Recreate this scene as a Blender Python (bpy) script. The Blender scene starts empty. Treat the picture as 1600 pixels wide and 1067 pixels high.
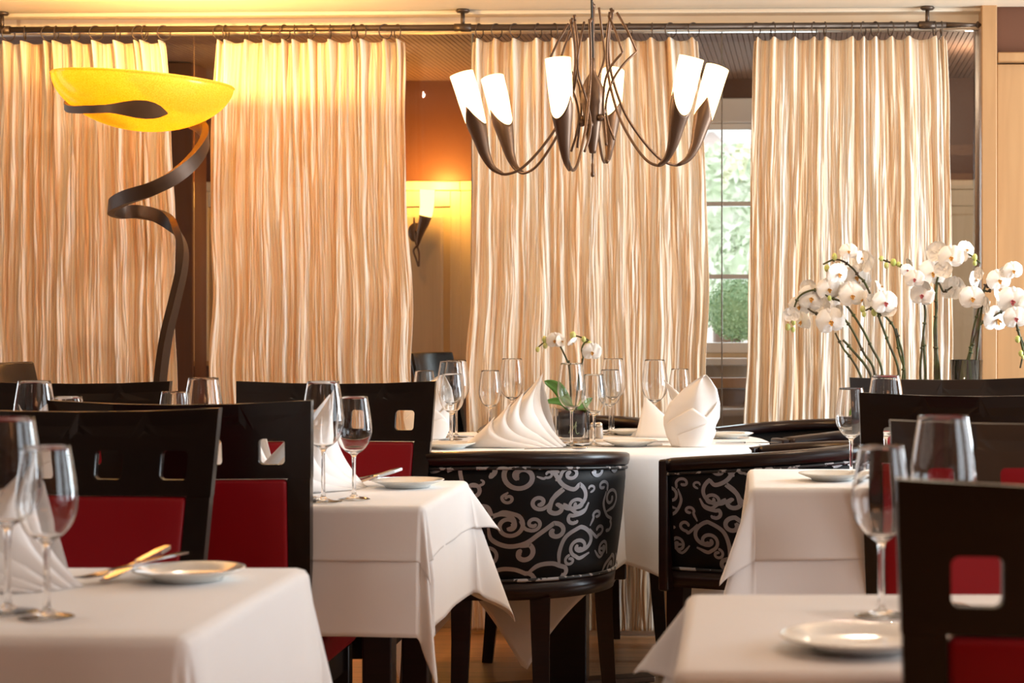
import bpy, bmesh, math, random
import numpy as np
from mathutils import Vector, Matrix
random.seed(7); PI = math.pi
C = bpy.context.scene.collection
sc = bpy.context.scene
# ------------------------------------------------------------ camera
F = 3000.0; CX = 1150.0; CY = 504.0; HC = 1.115
cd = bpy.data.cameras.new('camera'); cam = bpy.data.objects.new('camera', cd); C.objects.link(cam)
cam.location = (0, 0, HC); cam.rotation_euler = (PI/2, 0, 0)
cd.sensor_width = 36; cd.sensor_fit = 'HORIZONTAL'; cd.lens = F/1600*36
cd.shift_x = (800-CX)/1600; cd.shift_y = -(533.5-CY)/1600
cd.clip_end = 200
cd.dof.use_dof = True; cd.dof.focus_distance = 5.2; cd.dof.aperture_fstop = 7.1
sc.camera = cam
# ------------------------------------------------------------ world, exposure
w = bpy.data.worlds.new('world'); sc.world = w; w.use_nodes = True
bg = w.node_tree.nodes['Background']; bg.inputs[0].default_value = (0.93, 0.96, 1.0, 1); bg.inputs[1].default_value = 2.3
sc.view_settings.view_transform = 'Standard'; sc.view_settings.look = 'None'
sc.view_settings.exposure = 0.0; sc.view_settings.gamma = 1; sc.view_settings.use_curve_mapping = False
sc.cycles.max_bounces = 10; sc.cycles.transparent_max_bounces = 24; sc.cycles.transmission_bounces = 10
sc.cycles.sample_clamp_indirect = 6; sc.cycles.caustics_reflective = False
# ------------------------------------------------------------ lights
def light(kind, name, loc, energy, col, size=.1, size_y=None, rot=(0,0,0), spread=None):
    l = bpy.data.lights.new(name, kind); l.energy = energy; l.color = col
    if kind == 'AREA':
        l.shape = 'RECTANGLE'; l.size = size; l.size_y = size_y or size
        if spread: l.spread = spread
    else: l.shadow_soft_size = size
    o = bpy.data.objects.new(name, l); C.objects.link(o); o.location = loc; o.rotation_euler = rot; return o
DAY = (0.78, 0.91, 1.0)
# daylight through the three windows of the right-hand wall
for yy, e, sz in ((1.1, 13, 1.5), (3.3, 10, 1.5), (5.75, 135, 1.3)):
    light('AREA', 'window_daylight', (2.78, yy, 1.35), e, DAY, 1.4, sz, (0, PI/2, 0))
# daylight through the back-room window
light('AREA', 'back_window_daylight', (.05, 9.35, 1.5), 9, DAY, .8, 1.0, (-PI/2, 0, 0))
# unseen fill lights added under the ceiling, mostly warm
WARM = (1.0, .60, .32)
for p, e, c in (((-1.2, .2, 2.1), 3.0, (1, .88, .78)), ((.9, -.1, 2.1), .8, WARM), ((-3.0, 3.0, 2.1), 2, WARM)):
    light('POINT', 'ceiling_fill_light', p, e, c, .05)  # added fill for the front cloths and the left side
for p, e in (((-1.1, 4.05, 2.2), .8), ((.55, 4.4, 2.2), 1.0), ((-1.0, 2.5, 2.2), .5), ((.5, 2.2, 2.2), 1.1)):
    light('AREA', 'table_fill_light', p, e, (1, .84, .70), .12, .12, spread=math.radians(95))  # added fill aimed down at the table tops, fronts stay dim
light('AREA', 'warm_sheen_fill', (1.2, -.7, 2.2), 13, (1, .42, .17), 1.5, 1.2)  # unseen warm panel added for the brown sheen on the right chairs
light('AREA', 'warm_sheen_fill', (.95, 1.8, 2.2), 3.5, (1, .42, .17), 1.1, .7)  # second added panel, mirrored in the chair before the orchids
for p, e in (((-3.0, 5.5, 2.12), 16), ((-1.5, 5.6, 2.12), 19), ((.35, 5.4, 2.12), 17)):
    light('POINT', 'ceiling_fill_light', p, e, (1, .74, .50), .02)  # fill added in front of the curtains to brighten them
light('POINT', 'back_room_fill', (-1.5, 8.0, 1.9), 8, (1, .46, .15), .05)  # added warm fill for the back room wall
light('POINT', 'back_room_fill', (1.0, 8.0, 2.1), 9, (1, .80, .60), .1)  # added paler fill for the window bars

def P(x, y, D): return Vector(((x-CX)/F*D, D, HC-(y-CY)/F*D))
WA = math.radians(-2.1); WD = 6.83
def wl(px, y=None, dy=0.0):
    """local wall coordinates (x[, z]) of a pixel on the wall-parallel plane at offset dy"""
    r = (px-CX)/F; c, s = math.cos(WA), math.sin(WA)
    # X = lx*c - dy*s ; Y = WD + lx*s + dy*c ; X = r*Y
    lx = (r*(WD+dy*c) + dy*s)/(c - r*s)
    if y is None: return lx
    Y = WD + lx*s + dy*c
    return lx, HC-(y-CY)/F*Y
def wroot(o, dy=0):
    o.location = (0, WD, 0); o.rotation_euler = (0, 0, WA); return o
# ------------------------------------------------------------ materials
def mat(name, col, rough=.5, metal=0, spec=.5, coat=0, sheen=0, bump=None, emis=None, estr=0, vary=None, trans=0, ior=1.45, aniso=0):
    m = bpy.data.materials.new(name); m.use_nodes = True; n = m.node_tree.nodes; L = m.node_tree.links
    b = n['Principled BSDF']; b.inputs['Base Color'].default_value = (*col, 1); b.inputs['Roughness'].default_value = rough
    b.inputs['Metallic'].default_value = metal; b.inputs['Specular IOR Level'].default_value = spec
    b.inputs['Coat Weight'].default_value = coat; b.inputs['Sheen Weight'].default_value = sheen
    b.inputs['Transmission Weight'].default_value = trans; b.inputs['IOR'].default_value = ior
    b.inputs['Anisotropic'].default_value = aniso
    if emis: b.inputs['Emission Color'].default_value = (*emis, 1); b.inputs['Emission Strength'].default_value = estr
    tc = n.new('ShaderNodeTexCoord')
    if vary:   # (scale vec, colour2, distortion)
        mp = n.new('ShaderNodeMapping'); mp.inputs['Scale'].default_value = vary[0]; L.new(tc.outputs['Object'], mp.inputs[0])
        ns = n.new('ShaderNodeTexNoise'); ns.inputs['Scale'].default_value = 1; ns.inputs['Detail'].default_value = 5; ns.inputs['Distortion'].default_value = vary[2]
        L.new(mp.outputs[0], ns.inputs['Vector'])
        r = n.new('ShaderNodeValToRGB'); r.color_ramp.elements[0].position = .3; r.color_ramp.elements[1].position = .7
        r.color_ramp.elements[0].color = (*col, 1); r.color_ramp.elements[1].color = (*vary[1], 1)
        L.new(ns.outputs[0], r.inputs[0]); L.new(r.outputs[0], b.inputs['Base Color'])
    if bump:   # (scale vec, strength, distance)
        mp = n.new('ShaderNodeMapping'); mp.inputs['Scale'].default_value = bump[0]; L.new(tc.outputs['Object'], mp.inputs[0])
        ns = n.new('ShaderNodeTexNoise'); ns.inputs['Scale'].default_value = 1; ns.inputs['Detail'].default_value = 4; L.new(mp.outputs[0], ns.inputs['Vector'])
        bp = n.new('ShaderNodeBump'); bp.inputs['Strength'].default_value = bump[1]; bp.inputs['Distance'].default_value = bump[2]
        L.new(ns.outputs[0], bp.inputs['Height']); L.new(bp.outputs[0], b.inputs['Normal'])
    return m
M = {}
M['cloth'] = mat('white_linen', (.86, .85, .84), .75, sheen=.3, bump=((9, 9, 6), .35, .004))
M['napkin'] = mat('white_napkin', (.90, .87, .85), .7, sheen=.3, bump=((300, 300, 300), .1, .001))
M['black'] = mat('black_stained_wood', (.006, .004, .004), .27, spec=.5, vary=((3, 30, 60), (.011, .006, .005), 1.0))
M['black_side'] = mat('black_edge_wood', (.02, .018, .017), .35, spec=.5)
M['darkwood'] = mat('dark_mahogany_wood', (.009, .004, .004), .28, spec=.4, vary=((4, 4, 70), (.018, .006, .005), 1.0))
M['red'] = mat('red_leather', (.27, .002, .009), .42, spec=.35, bump=((260, 260, 260), .12, .001))
M['blackfab'] = mat('black_upholstery', (.004, .004, .005), .5, spec=.22, bump=((600, 600, 600), .2, .001))
M['silver'] = mat('silver_scroll_thread', (.32, .32, .34), .34, metal=.8, bump=((20, 20, 900), .5, .001))
M['bronze'] = mat('bronze_metal', (.15, .095, .065), .40, metal=.7, bump=((40, 40, 40), .08, .002))
M['bronze_dark'] = mat('dark_bronze_metal', (.07, .045, .032), .42, metal=.6, bump=((30, 30, 30), .06, .002))
M['bronze2'] = mat('rod_bronze', (.09, .06, .042), .38, metal=.6)
M['steel'] = mat('polished_steel', (.62, .61, .60), .14, metal=1)
M['ceramic'] = mat('white_porcelain', (.82, .82, .78), .12, spec=.5, coat=.3)
M['cream'] = mat('cream_painted_wood', (.80, .66, .50), .42, vary=((1.2, 3, 90), (.86, .74, .58), .6), bump=((2, 4, 60), .15, .003))
M['dado'] = mat('cream_wall_panel', (.62, .50, .33), .42, vary=((26, 3, 1.5), (.68, .56, .39), 1.2))
M['maple'] = mat('maple_veneer', (.38, .21, .095), .35, vary=((22, 22, 1.2), (.45, .26, .12), 1.2))
M['brown'] = mat('brown_wall_paint', (.11, .042, .022), .40, vary=((1, 1, 1), (.13, .050, .026), 0))
M['ribs'] = mat('brown_ribbed_ceiling', (.19, .10, .06), .8)
M['benchwood'] = mat('brown_bench_wood', (.12, .06, .035), .4, vary=((3, 3, 40), (.16, .085, .05), .6))
M['white'] = mat('white_window_paint', (.80, .80, .78), .4)
M['stem'] = mat('orchid_stem', (.07, .10, .022), .45, vary=((20, 20, 25), (.05, .022, .014), .5))
M['leaf'] = mat('orchid_leaf', (.06, .16, .02), .35, vary=((12, 12, 12), (.10, .22, .035), .2))
M['bud'] = mat('green_bud', (.45, .55, .12), .45, vary=((60, 60, 60), (.62, .60, .25), .2))
M['petal'] = mat('white_petal', (.90, .86, .80), .55, sheen=.2, vary=((30, 30, 30), (.93, .90, .86), .2))
M['throat'] = mat('orchid_throat', (.55, .20, .06), .5, vary=((220, 220, 220), (.75, .50, .12), .2))
M['magenta'] = mat('orchid_lip', (.46, .12, .13), .5)
M['pot'] = mat('dark_pot', (.03, .022, .018), .5, vary=((60, 60, 60), (.075, .05, .04), .4))
M['script'] = mat('etched_script', (.22, .24, .13), .5)
M['salt'] = mat('grey_glass', (.45, .40, .36), .15, spec=.6)
M['rubber'] = mat('grey_cushion', (.30, .25, .21), .6)
M['seal'] = mat('glass_joint', (.22, .20, .18), .3)
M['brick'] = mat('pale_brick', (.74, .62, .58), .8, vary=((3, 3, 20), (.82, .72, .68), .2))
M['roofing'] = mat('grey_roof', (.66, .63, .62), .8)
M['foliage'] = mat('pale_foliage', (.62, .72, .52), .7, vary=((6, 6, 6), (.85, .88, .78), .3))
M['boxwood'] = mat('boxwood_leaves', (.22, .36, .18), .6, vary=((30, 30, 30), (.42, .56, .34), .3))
M['terrace'] = mat('terrace_paving', (.6, .58, .55), .8)
M['amber_in'] = mat('cable_black', (.02, .02, .02), .5)
def emat(name, col, s):
    m = bpy.data.materials.new(name); m.use_nodes = True; n = m.node_tree.nodes; n.clear()
    e = n.new('ShaderNodeEmission'); e.inputs[0].default_value = (*col, 1); e.inputs[1].default_value = s
    o = n.new('ShaderNodeOutputMaterial'); m.node_tree.links.new(e.outputs[0], o.inputs[0]); return m
M['shade'] = emat('lit_frosted_shade', (1.0, .62, .26), 7.0)
M['sconce_shade'] = emat('lit_sconce_shade', (1.0, .62, .16), 5.0)
def glassmat(name, col=(1, 1, 1), rough=0, ior=1.45):
    m = bpy.data.materials.new(name); m.use_nodes = True; n = m.node_tree.nodes; n.clear()
    g = n.new('ShaderNodeBsdfGlass'); g.inputs['Color'].default_value = (*col, 1); g.inputs['Roughness'].default_value = rough; g.inputs['IOR'].default_value = ior
    o = n.new('ShaderNodeOutputMaterial'); m.node_tree.links.new(g.outputs[0], o.inputs[0]); return m
def wineglass():
    m = glassmat('clear_glass'); n = m.node_tree.nodes; L = m.node_tree.links; g = [q for q in n if q.type == 'BSDF_GLASS'][0]; o = [q for q in n if q.type == 'OUTPUT_MATERIAL'][0]
    t = n.new('ShaderNodeBsdfTransparent'); t.inputs[0].default_value = (.99, .99, .99, 1); gl_ = n.new('ShaderNodeBsdfGlossy'); gl_.inputs['Roughness'].default_value = 0; f = n.new('ShaderNodeFresnel'); f.inputs[0].default_value = 1.45
    a = n.new('ShaderNodeMixShader'); L.new(f.outputs[0], a.inputs[0]); L.new(t.outputs[0], a.inputs[1]); L.new(gl_.outputs[0], a.inputs[2])
    c = n.new('ShaderNodeMixShader'); c.inputs[0].default_value = .55; L.new(g.outputs[0], c.inputs[1]); L.new(a.outputs[0], c.inputs[2]); L.new(c.outputs[0], o.inputs[0]); return m
M['glass'] = glassmat('clear_glass')
def thinpane(name, tint, fres, refl=(1, 1, 1)):
    m = bpy.data.materials.new(name); m.use_nodes = True; n = m.node_tree.nodes; L = m.node_tree.links; n.clear()
    t = n.new('ShaderNodeBsdfTransparent'); t.inputs[0].default_value = (*tint, 1)
    g = n.new('ShaderNodeBsdfGlossy'); g.inputs['Roughness'].default_value = 0; g.inputs[0].default_value = (*refl, 1)
    f = n.new('ShaderNodeFresnel'); f.inputs[0].default_value = fres
    mx = n.new('ShaderNodeMixShader'); L.new(f.outputs[0], mx.inputs[0]); L.new(t.outputs[0], mx.inputs[1]); L.new(g.outputs[0], mx.inputs[2])
    o = n.new('ShaderNodeOutputMaterial'); L.new(mx.outputs[0], o.inputs[0]); return m
M['pane'] = thinpane('window_pane_glass', (.97, .98, .97), 1.28)
def bowlmat():
    m = bpy.data.materials.new('amber_glass'); m.use_nodes = True; n = m.node_tree.nodes; L = m.node_tree.links; n.clear()
    tc = n.new('ShaderNodeTexCoord'); ns = n.new('ShaderNodeTexNoise'); ns.inputs['Scale'].default_value = 260; ns.inputs['Detail'].default_value = 2
    L.new(tc.outputs['Object'], ns.inputs['Vector'])
    r = n.new('ShaderNodeValToRGB'); r.color_ramp.elements[0].position = .35; r.color_ramp.elements[1].position = .65
    r.color_ramp.elements[0].color = (.95, .60, .06, 1); r.color_ramp.elements[1].color = (1, .76, .14, 1); L.new(ns.outputs[0], r.inputs[0])
    t = n.new('ShaderNodeBsdfTranslucent'); d = n.new('ShaderNodeBsdfDiffuse'); L.new(r.outputs[0], t.inputs[0]); L.new(r.outputs[0], d.inputs[0])
    mx = n.new('ShaderNodeMixShader'); mx.inputs[0].default_value = .45; L.new(t.outputs[0], mx.inputs[1]); L.new(d.outputs[0], mx.inputs[2])
    g = n.new('ShaderNodeBsdfGlossy'); g.inputs['Roughness'].default_value = .2; m2 = n.new('ShaderNodeMixShader'); m2.inputs[0].default_value = .05
    L.new(mx.outputs[0], m2.inputs[1]); L.new(g.outputs[0], m2.inputs[2])
    o = n.new('ShaderNodeOutputMaterial'); L.new(m2.outputs[0], o.inputs[0]); return m
M['amber'] = bowlmat()
def curtainmat():
    m = bpy.data.materials.new('crushed_striped_curtain'); m.use_nodes = True; n = m.node_tree.nodes; L = m.node_tree.links
    b = n['Principled BSDF']; out = n['Material Output']
    uv = n.new('ShaderNodeUVMap'); uv.uv_map = 'uv'
    def nz(sx, sy, det, dist, off=0):
        mp = n.new('ShaderNodeMapping'); mp.inputs['Scale'].default_value = (sx, sy, 1); mp.inputs['Location'].default_value = (off, off*2, 0)
        L.new(uv.outputs[0], mp.inputs[0])
        t = n.new('ShaderNodeTexNoise'); t.inputs['Scale'].default_value = 1; t.inputs['Detail'].default_value = det; t.inputs['Distortion'].default_value = dist
        L.new(mp.outputs[0], t.inputs['Vector']); return t
    a = nz(46, .40, 2, .10); f = nz(130, 1.0, 3, .4, 4.3)
    r1 = n.new('ShaderNodeValToRGB'); e = r1.color_ramp.elements
    e[0].position = .30; e[0].color = (.84, .56, .31, 1); e[1].position = .72; e[1].color = (.92, .88, .84, 1)
    x = e.new(.42); x.color = (.88, .68, .46, 1); x = e.new(.52); x.color = (.94, .83, .69, 1); x = e.new(.60); x.color = (.96, .90, .81, 1)
    L.new(a.outputs[0], r1.inputs[0])
    r2 = n.new('ShaderNodeValToRGB'); e = r2.color_ramp.elements
    e[0].position = .33; e[0].color = (.82, .56, .36, 1); e[1].position = .50; e[1].color = (1, 1, 1, 1); L.new(f.outputs[0], r2.inputs[0])
    mx = n.new('ShaderNodeMix'); mx.data_type = 'RGBA'; mx.blend_type = 'MULTIPLY'; mx.inputs[0].default_value = .7
    L.new(r1.outputs[0], mx.inputs[6]); L.new(r2.outputs[0], mx.inputs[7]); L.new(mx.outputs[2], b.inputs['Base Color'])
    b.inputs['Roughness'].default_value = .5; b.inputs['Specular IOR Level'].default_value = .3; b.inputs['Sheen Weight'].default_value = .25
    bp = n.new('ShaderNodeBump'); bp.inputs['Strength'].default_value = .7; bp.inputs['Distance'].default_value = .006
    g = nz(190, 2.2, 3, .8, 9.1); L.new(g.outputs[0], bp.inputs['Height']); L.new(bp.outputs[0], b.inputs['Normal'])
    t = n.new('ShaderNodeBsdfTranslucent'); L.new(mx.outputs[2], t.inputs[0]); L.new(bp.outputs[0], t.inputs[1])
    ms = n.new('ShaderNodeMixShader'); ms.inputs[0].default_value = .22; L.new(b.outputs[0], ms.inputs[1]); L.new(t.outputs[0], ms.inputs[2]); L.new(ms.outputs[0], out.inputs[0])
    return m
M['curtain'] = curtainmat()
def floormat():
    m = bpy.data.materials.new('oak_plank_floor'); m.use_nodes = True; n = m.node_tree.nodes; L = m.node_tree.links; b = n['Principled BSDF']
    tc = n.new('ShaderNodeTexCoord'); br = n.new('ShaderNodeTexBrick'); br.inputs['Scale'].default_value = 1
    br.inputs['Brick Width'].default_value = 1.1; br.inputs['Row Height'].default_value = .09; br.inputs['Mortar Size'].default_value = .0015
    br.inputs['Color1'].default_value = (.60, .33, .16, 1); br.inputs['Color2'].default_value = (.50, .27, .125, 1); br.inputs['Mortar'].default_value = (.05, .025, .012, 1)
    L.new(tc.outputs['Object'], br.inputs['Vector'])
    mp = n.new('ShaderNodeMapping'); mp.inputs['Scale'].default_value = (4, 70, 1); L.new(tc.outputs['Object'], mp.inputs[0])
    ns = n.new('ShaderNodeTexNoise'); ns.inputs['Scale'].default_value = 1; ns.inputs['Detail'].default_value = 4; L.new(mp.outputs[0], ns.inputs['Vector'])
    mx = n.new('ShaderNodeMix'); mx.data_type = 'RGBA'; mx.blend_type = 'MULTIPLY'; mx.inputs[0].default_value = .6
    r = n.new('ShaderNodeValToRGB'); r.color_ramp.elements[0].color = (.55, .5, .45, 1); r.color_ramp.elements[1].color = (1, 1, 1, 1); r.color_ramp.elements[0].position = .3; r.color_ramp.elements[1].position = .6
    L.new(ns.outputs[0], r.inputs[0]); L.new(br.outputs[0], mx.inputs[6]); L.new(r.outputs[0], mx.inputs[7]); L.new(mx.outputs[2], b.inputs['Base Color'])
    b.inputs['Roughness'].default_value = .3; return m
M['floor'] = floormat()
# ------------------------------------------------------------ mesh helpers
class MB:
    def __init__(s): s.v = []; s.f = []; s.mi = []; s.sm = []; s.cur = 0; s.smooth = True
    def add(s, vs, fs, smooth=None):
        o = len(s.v); s.v += [tuple(p) for p in vs]
        for f in fs: s.f.append([i+o for i in f]); s.mi.append(s.cur); s.sm.append(s.smooth if smooth is None else smooth)
    def box(s, x0, x1, y0, y1, z0, z1):
        v = [(x, y, z) for x in (x0, x1) for y in (y0, y1) for z in (z0, z1)]
        s.add(v, [(0, 1, 3, 2), (4, 6, 7, 5), (0, 4, 5, 1), (2, 3, 7, 6), (0, 2, 6, 4), (1, 5, 7, 3)], False)
    def rbox(s, x0, x1, y0, y1, z0, z1, r=.01, seg=3, f=None):
        bm = bmesh.new(); bmesh.ops.create_cube(bm, size=1)
        for q in bm.verts: q.co = Vector((x0+(q.co.x+.5)*(x1-x0), y0+(q.co.y+.5)*(y1-y0), z0+(q.co.z+.5)*(z1-z0)))
        bmesh.ops.bevel(bm, geom=bm.edges[:]+bm.verts[:], offset=r, segments=seg, profile=.5, affect='EDGES')
        if f:
            bmesh.ops.subdivide_edges(bm, edges=[e for e in bm.edges if e.calc_length() > .1], cuts=8, use_grid_fill=True)
            for q in bm.verts: q.co = Vector(f(*q.co))
        bm.verts.index_update(); bm.normal_update(); n0 = len(s.sm); s.add([q.co for q in bm.verts], [[q.index for q in fc.verts] for fc in bm.faces], True)
        if not f:
            for i, fc in enumerate(bm.faces):
                if max(abs(fc.normal.x), abs(fc.normal.y), abs(fc.normal.z)) > .999: s.sm[n0+i] = False
        bm.free()
    def tube(s, pts, r, n=8, cap=True, closed=False):
        pts = [Vector(p) for p in pts]; N = len(pts); rs = r if isinstance(r, (list, tuple)) else [r]*N
        up = None; V = []
        for i in range(N):
            if closed: t = (pts[(i+1) % N]-pts[i-1]).normalized()
            else: t = (pts[min(i+1, N-1)]-pts[max(i-1, 0)]).normalized()
            if up is None: up = t.orthogonal().normalized()
            up = (up-t*up.dot(t)).normalized(); q = t.cross(up)
            for k in range(n):
                a = 2*PI*k/n; V.append(pts[i]+(up*math.cos(a)+q*math.sin(a))*rs[i])
        Fc = []
        for i in range(N if closed else N-1):
            j = (i+1) % N
            for k in range(n): Fc.append((i*n+k, i*n+(k+1) % n, j*n+(k+1) % n, j*n+k))
        if cap and not closed: Fc += [tuple(range(n))[::-1], tuple(range((N-1)*n, N*n))]
        s.add(V, Fc)
    def ribbon(s, pts, ups, w, h):
        """rectangular section swept along pts; ups = side direction; w,h lists"""
        pts = [Vector(p) for p in pts]; N = len(pts); V = []
        for i in range(N):
            t = (pts[min(i+1, N-1)]-pts[max(i-1, 0)]).normalized(); u = Vector(ups[i]); u = (u-t*u.dot(t)).normalized(); q = t.cross(u)
            for a, b in ((1, 1), (-1, 1), (-1, -1), (1, -1)): V.append(pts[i]+u*a*w[i]/2+q*b*h[i]/2)
        Fc = [(i*4+k, i*4+(k+1) % 4, i*4+4+(k+1) % 4, i*4+4+k) for i in range(N-1) for k in range(4)]
        Fc += [(3, 2, 1, 0), tuple(range(4*N-4, 4*N))]; s.add(V, Fc, False)
    def lathe(s, prof, n=36, c=(0, 0, 0), closed=False):
        N = len(prof); V = [(c[0]+r*math.cos(2*PI*k/n), c[1]+r*math.sin(2*PI*k/n), c[2]+z) for r, z in prof for k in range(n)]
        Fc = [(i*n+k, i*n+(k+1) % n, ((i+1) % N)*n+(k+1) % n, ((i+1) % N)*n+k) for i in range(N if closed else N-1) for k in range(n)]
        s.add(V, Fc)
    def grid(s, G):
        h, wd = len(G), len(G[0]); s.add([p for row in G for p in row], [(i*wd+j, i*wd+j+1, (i+1)*wd+j+1, (i+1)*wd+j) for i in range(h-1) for j in range(wd-1)])
    def sphere(s, c, r, n=12, m=8, sc_=(1, 1, 1)):
        G = [[(c[0]+r*sc_[0]*math.sin(PI*i/m)*math.cos(2*PI*j/n), c[1]+r*sc_[1]*math.sin(PI*i/m)*math.sin(2*PI*j/n), c[2]+r*sc_[2]*math.cos(PI*i/m)) for j in range(n+1)] for i in range(m+1)]
        s.grid(G)
    def xf(s, Mx): s.v = [tuple(Mx @ Vector(p)) for p in s.v]; return s
    def build(s, name, ms, parent=None, solid=0, merge=True):
        me = bpy.data.meshes.new(name); me.from_pydata(s.v, [], s.f)
        ms = ms if isinstance(ms, (list, tuple)) else [ms]
        for q in ms: me.materials.append(M[q])
        me.polygons.foreach_set('material_index', s.mi); me.polygons.foreach_set('use_smooth', s.sm)
        bm = bmesh.new(); bm.from_mesh(me)
        if merge: bmesh.ops.remove_doubles(bm, verts=bm.verts, dist=1e-6)
        bmesh.ops.recalc_face_normals(bm, faces=bm.faces); bm.to_mesh(me); bm.free()
        o = bpy.data.objects.new(name, me); C.objects.link(o)
        if parent: o.parent = parent
        if solid: md = o.modifiers.new('solid', 'SOLIDIFY'); md.thickness = solid; md.offset = 0
        return o
def tag(o, label=None, cat=None, group=None, kind=None):
    if label: o['label'] = label
    if cat: o['category'] = cat
    if group: o['group'] = group
    if kind: o['kind'] = kind
    return o
def thing(name, label, cat, loc=(0, 0, 0), rz=0, group=None):
    o = bpy.data.objects.new(name, None); C.objects.link(o); o.location = loc; o.rotation_euler = (0, 0, rz); o.empty_display_size = .1
    return tag(o, label, cat, group)
def kids(o): return [c for c in bpy.data.objects if c.parent == o]
def dup(o, label=None, loc=None, rz=None, group=None, parent=None):
    c = o.copy(); C.objects.link(c)
    if parent: c.parent = parent
    if label: c['label'] = label
    if group: c['group'] = group
    if loc is not None: c.location = loc
    if rz is not None: c.rotation_euler = (0, 0, rz)
    for ch in kids(o): dup(ch, parent=c)
    return c
def cr(pts, n=8):
    """Catmull-Rom through tuples"""
    P_ = [np.array(p, float) for p in pts]; P_ = [2*P_[0]-P_[1]]+P_+[2*P_[-1]-P_[-2]]; out = []
    for i in range(1, len(P_)-2):
        for k in range(n):
            t = k/n; a, b, c, d = P_[i-1:i+3]
            out.append(.5*((2*b)+(-a+c)*t+(2*a-5*b+4*c-d)*t*t+(-a+3*b-3*c+d)*t**3))
    out.append(P_[-2]); return [tuple(q) for q in out]
def struct(mb, name, m, local=True, label=None, merge=True):
    o = mb.build(name, m, merge=merge); o['kind'] = 'structure'
    if local: wroot(o)
    if label: o['label'] = label
    return o
# ============================================================ ROOM SHELL
b = MB(); b.box(-5, 2.7, -3, 9.2, -.1, 0); struct(b, 'floor', 'floor', False)
ZC = 2.235
b = MB()
for k in range(40):
    y1 = .02-k*.25; b.rbox(-5.2, 2.75, y1-.247, y1, ZC, ZC+.08, .006, 1)
b.box(-5.2, 2.75, -10, .16, ZC+.03, ZC+.1)
ceil = struct(b, 'ceiling', 'cream')
# fascia above the glass partition with two mouldings
b = MB(); b.rbox(-4.9, .92, .10, .20, 2.175, ZC+.03, .004, 1); b.rbox(-4.9, .92, .075, .11, 2.165, 2.185, .004, 2)
b.rbox(-4.9, .92, .03, .11, 2.222, 2.24, .006, 2); struct(b, 'trim_1', 'cream', label='cream moulded header board above the curtain rod')
# left and rear walls, right wall with windows
b = MB(); b.box(-5.1, -5, -3, 6.9, 0, 2.4); struct(b, 'wall_left', 'brown', False)
b = MB(); b.box(-5, 2.7, -3.1, -3, 0, 2.4); struct(b, 'wall_rear', 'brown', False)
b = MB(); b.box(2.6, 2.7, -3, 6.6, 0, .62); b.box(2.6, 2.7, -3, 6.6, 2.05, 2.4)
for a, c in ((-3, .35), (1.85, 2.55), (4.05, 4.98), (6.44, 6.6)): b.box(2.6, 2.7, a, c, .62, 2.05)
struct(b, 'wall_right', 'maple', False)
# wood wall right of the glass (same plane as the partition)
x0 = wl(1533); x1 = wl(1557); x2 = 2.7
b = MB(); b.rbox(x0, x1, -.02, .22, 0, ZC+.03, .004, 2); struct(b, 'trim_2', 'maple', label='pale maple post at the right end of the curtain rod')
b = MB(); zb = wl(1580, 97)[1]
b.rbox(x1+.004, x2, .02, .16, 0, zb-.004, .003, 2); b.rbox(x1+.004, x2, -.005, .16, zb, zb+.035, .004, 2)
struct(b, 'wall_back_right', 'maple', label='maple veneered panel wall at the right edge')
b = MB(); b.box(x1+.004, x2, .03, .16, zb+.035, ZC+.03); struct(b, 'wall_back_right_upper', 'brown', label='brown painted strip above the maple panel')
# glass partition: panes + joints
def px_pane(i, pa, pb):
    b = MB(); b.box(wl(pa, None, .15)+.001, wl(pb, None, .15)-.001, .145, .155, 0, 2.17)
    o = struct(b, 'window_%d' % i, 'pane', label='clear frameless glass pane of the partition behind the curtains')
px_pane(1, -600, 303); px_pane(2, 303, 738); px_pane(3, 738, 1128); px_pane(4, 1128, 1525)
b = MB()
for q in (738, 1128): x = wl(q, None, .15); b.box(x-.0022, x+.0022, .14, .16, 0, 2.17)
struct(b, 'trim_3', 'seal', label='thin dark joints between the glass panes')
b = MB(); b.rbox(wl(1527), wl(1533)+.002, .1, .17, 0, 2.17, .002, 1); struct(b, 'trim_4', 'steel', label='slim metal channel holding the glass at the right')
# ---- back room behind the glass (local plane offset BY)
BY = 2.25
b = MB(); wx0, wz1 = wl(1030, 193, BY); wx1, wz0 = wl(1290, 552, BY); DZ = wl(690, 284, BY)[1]
b.box(-4.9, wx0, BY, BY+.12, DZ, 2.3); b.box(wx1, 2.7, BY, BY+.12, DZ, 2.3); b.box(wx0, wx1, BY, BY+.12, wz1+.0, 2.3)
struct(b, 'wall_back', 'brown', label='brown painted wall of the room behind the glass')
b = MB()
def dadopanels(b, xa, xb):
    b.box(xa, xb, BY-.02, BY+.1, 0, DZ)
    b.rbox(xa, xb, BY-.05, BY+.0, DZ-.045, DZ, .006, 2)
    nP = max(1, int(round((xb-xa)/.42))); wd = (xb-xa)/nP
    for k in range(nP):
        a = xa+k*wd
        b.rbox(a, a+.05, BY-.035, BY, 0, DZ-.045, .004, 2); b.rbox(a+wd-.05, a+wd, BY-.035, BY, 0, DZ-.045, .004, 2)
        b.rbox(a+.05, a+wd-.05, BY-.035, BY, DZ-.12, DZ-.045, .004, 2)
        b.rbox(a+.085, a+wd-.085, BY-.03, BY, .2, DZ-.16, .012, 2)
xs = wl(722, None, BY)
dadopanels(b, xs-2.1, xs); dadopanels(b, xs, wx0); dadopanels(b, wx1, 2.7)
b.box(wx0, wx1, BY-.02, BY+.1, 0, wz0)
struct(b, 'wall_back_panelling', 'dado', label='cream vertical wall panelling in the back room')
b = MB(); b.box(-4.9, 2.7, .17, BY+.12, 2.27, 2.33)
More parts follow.
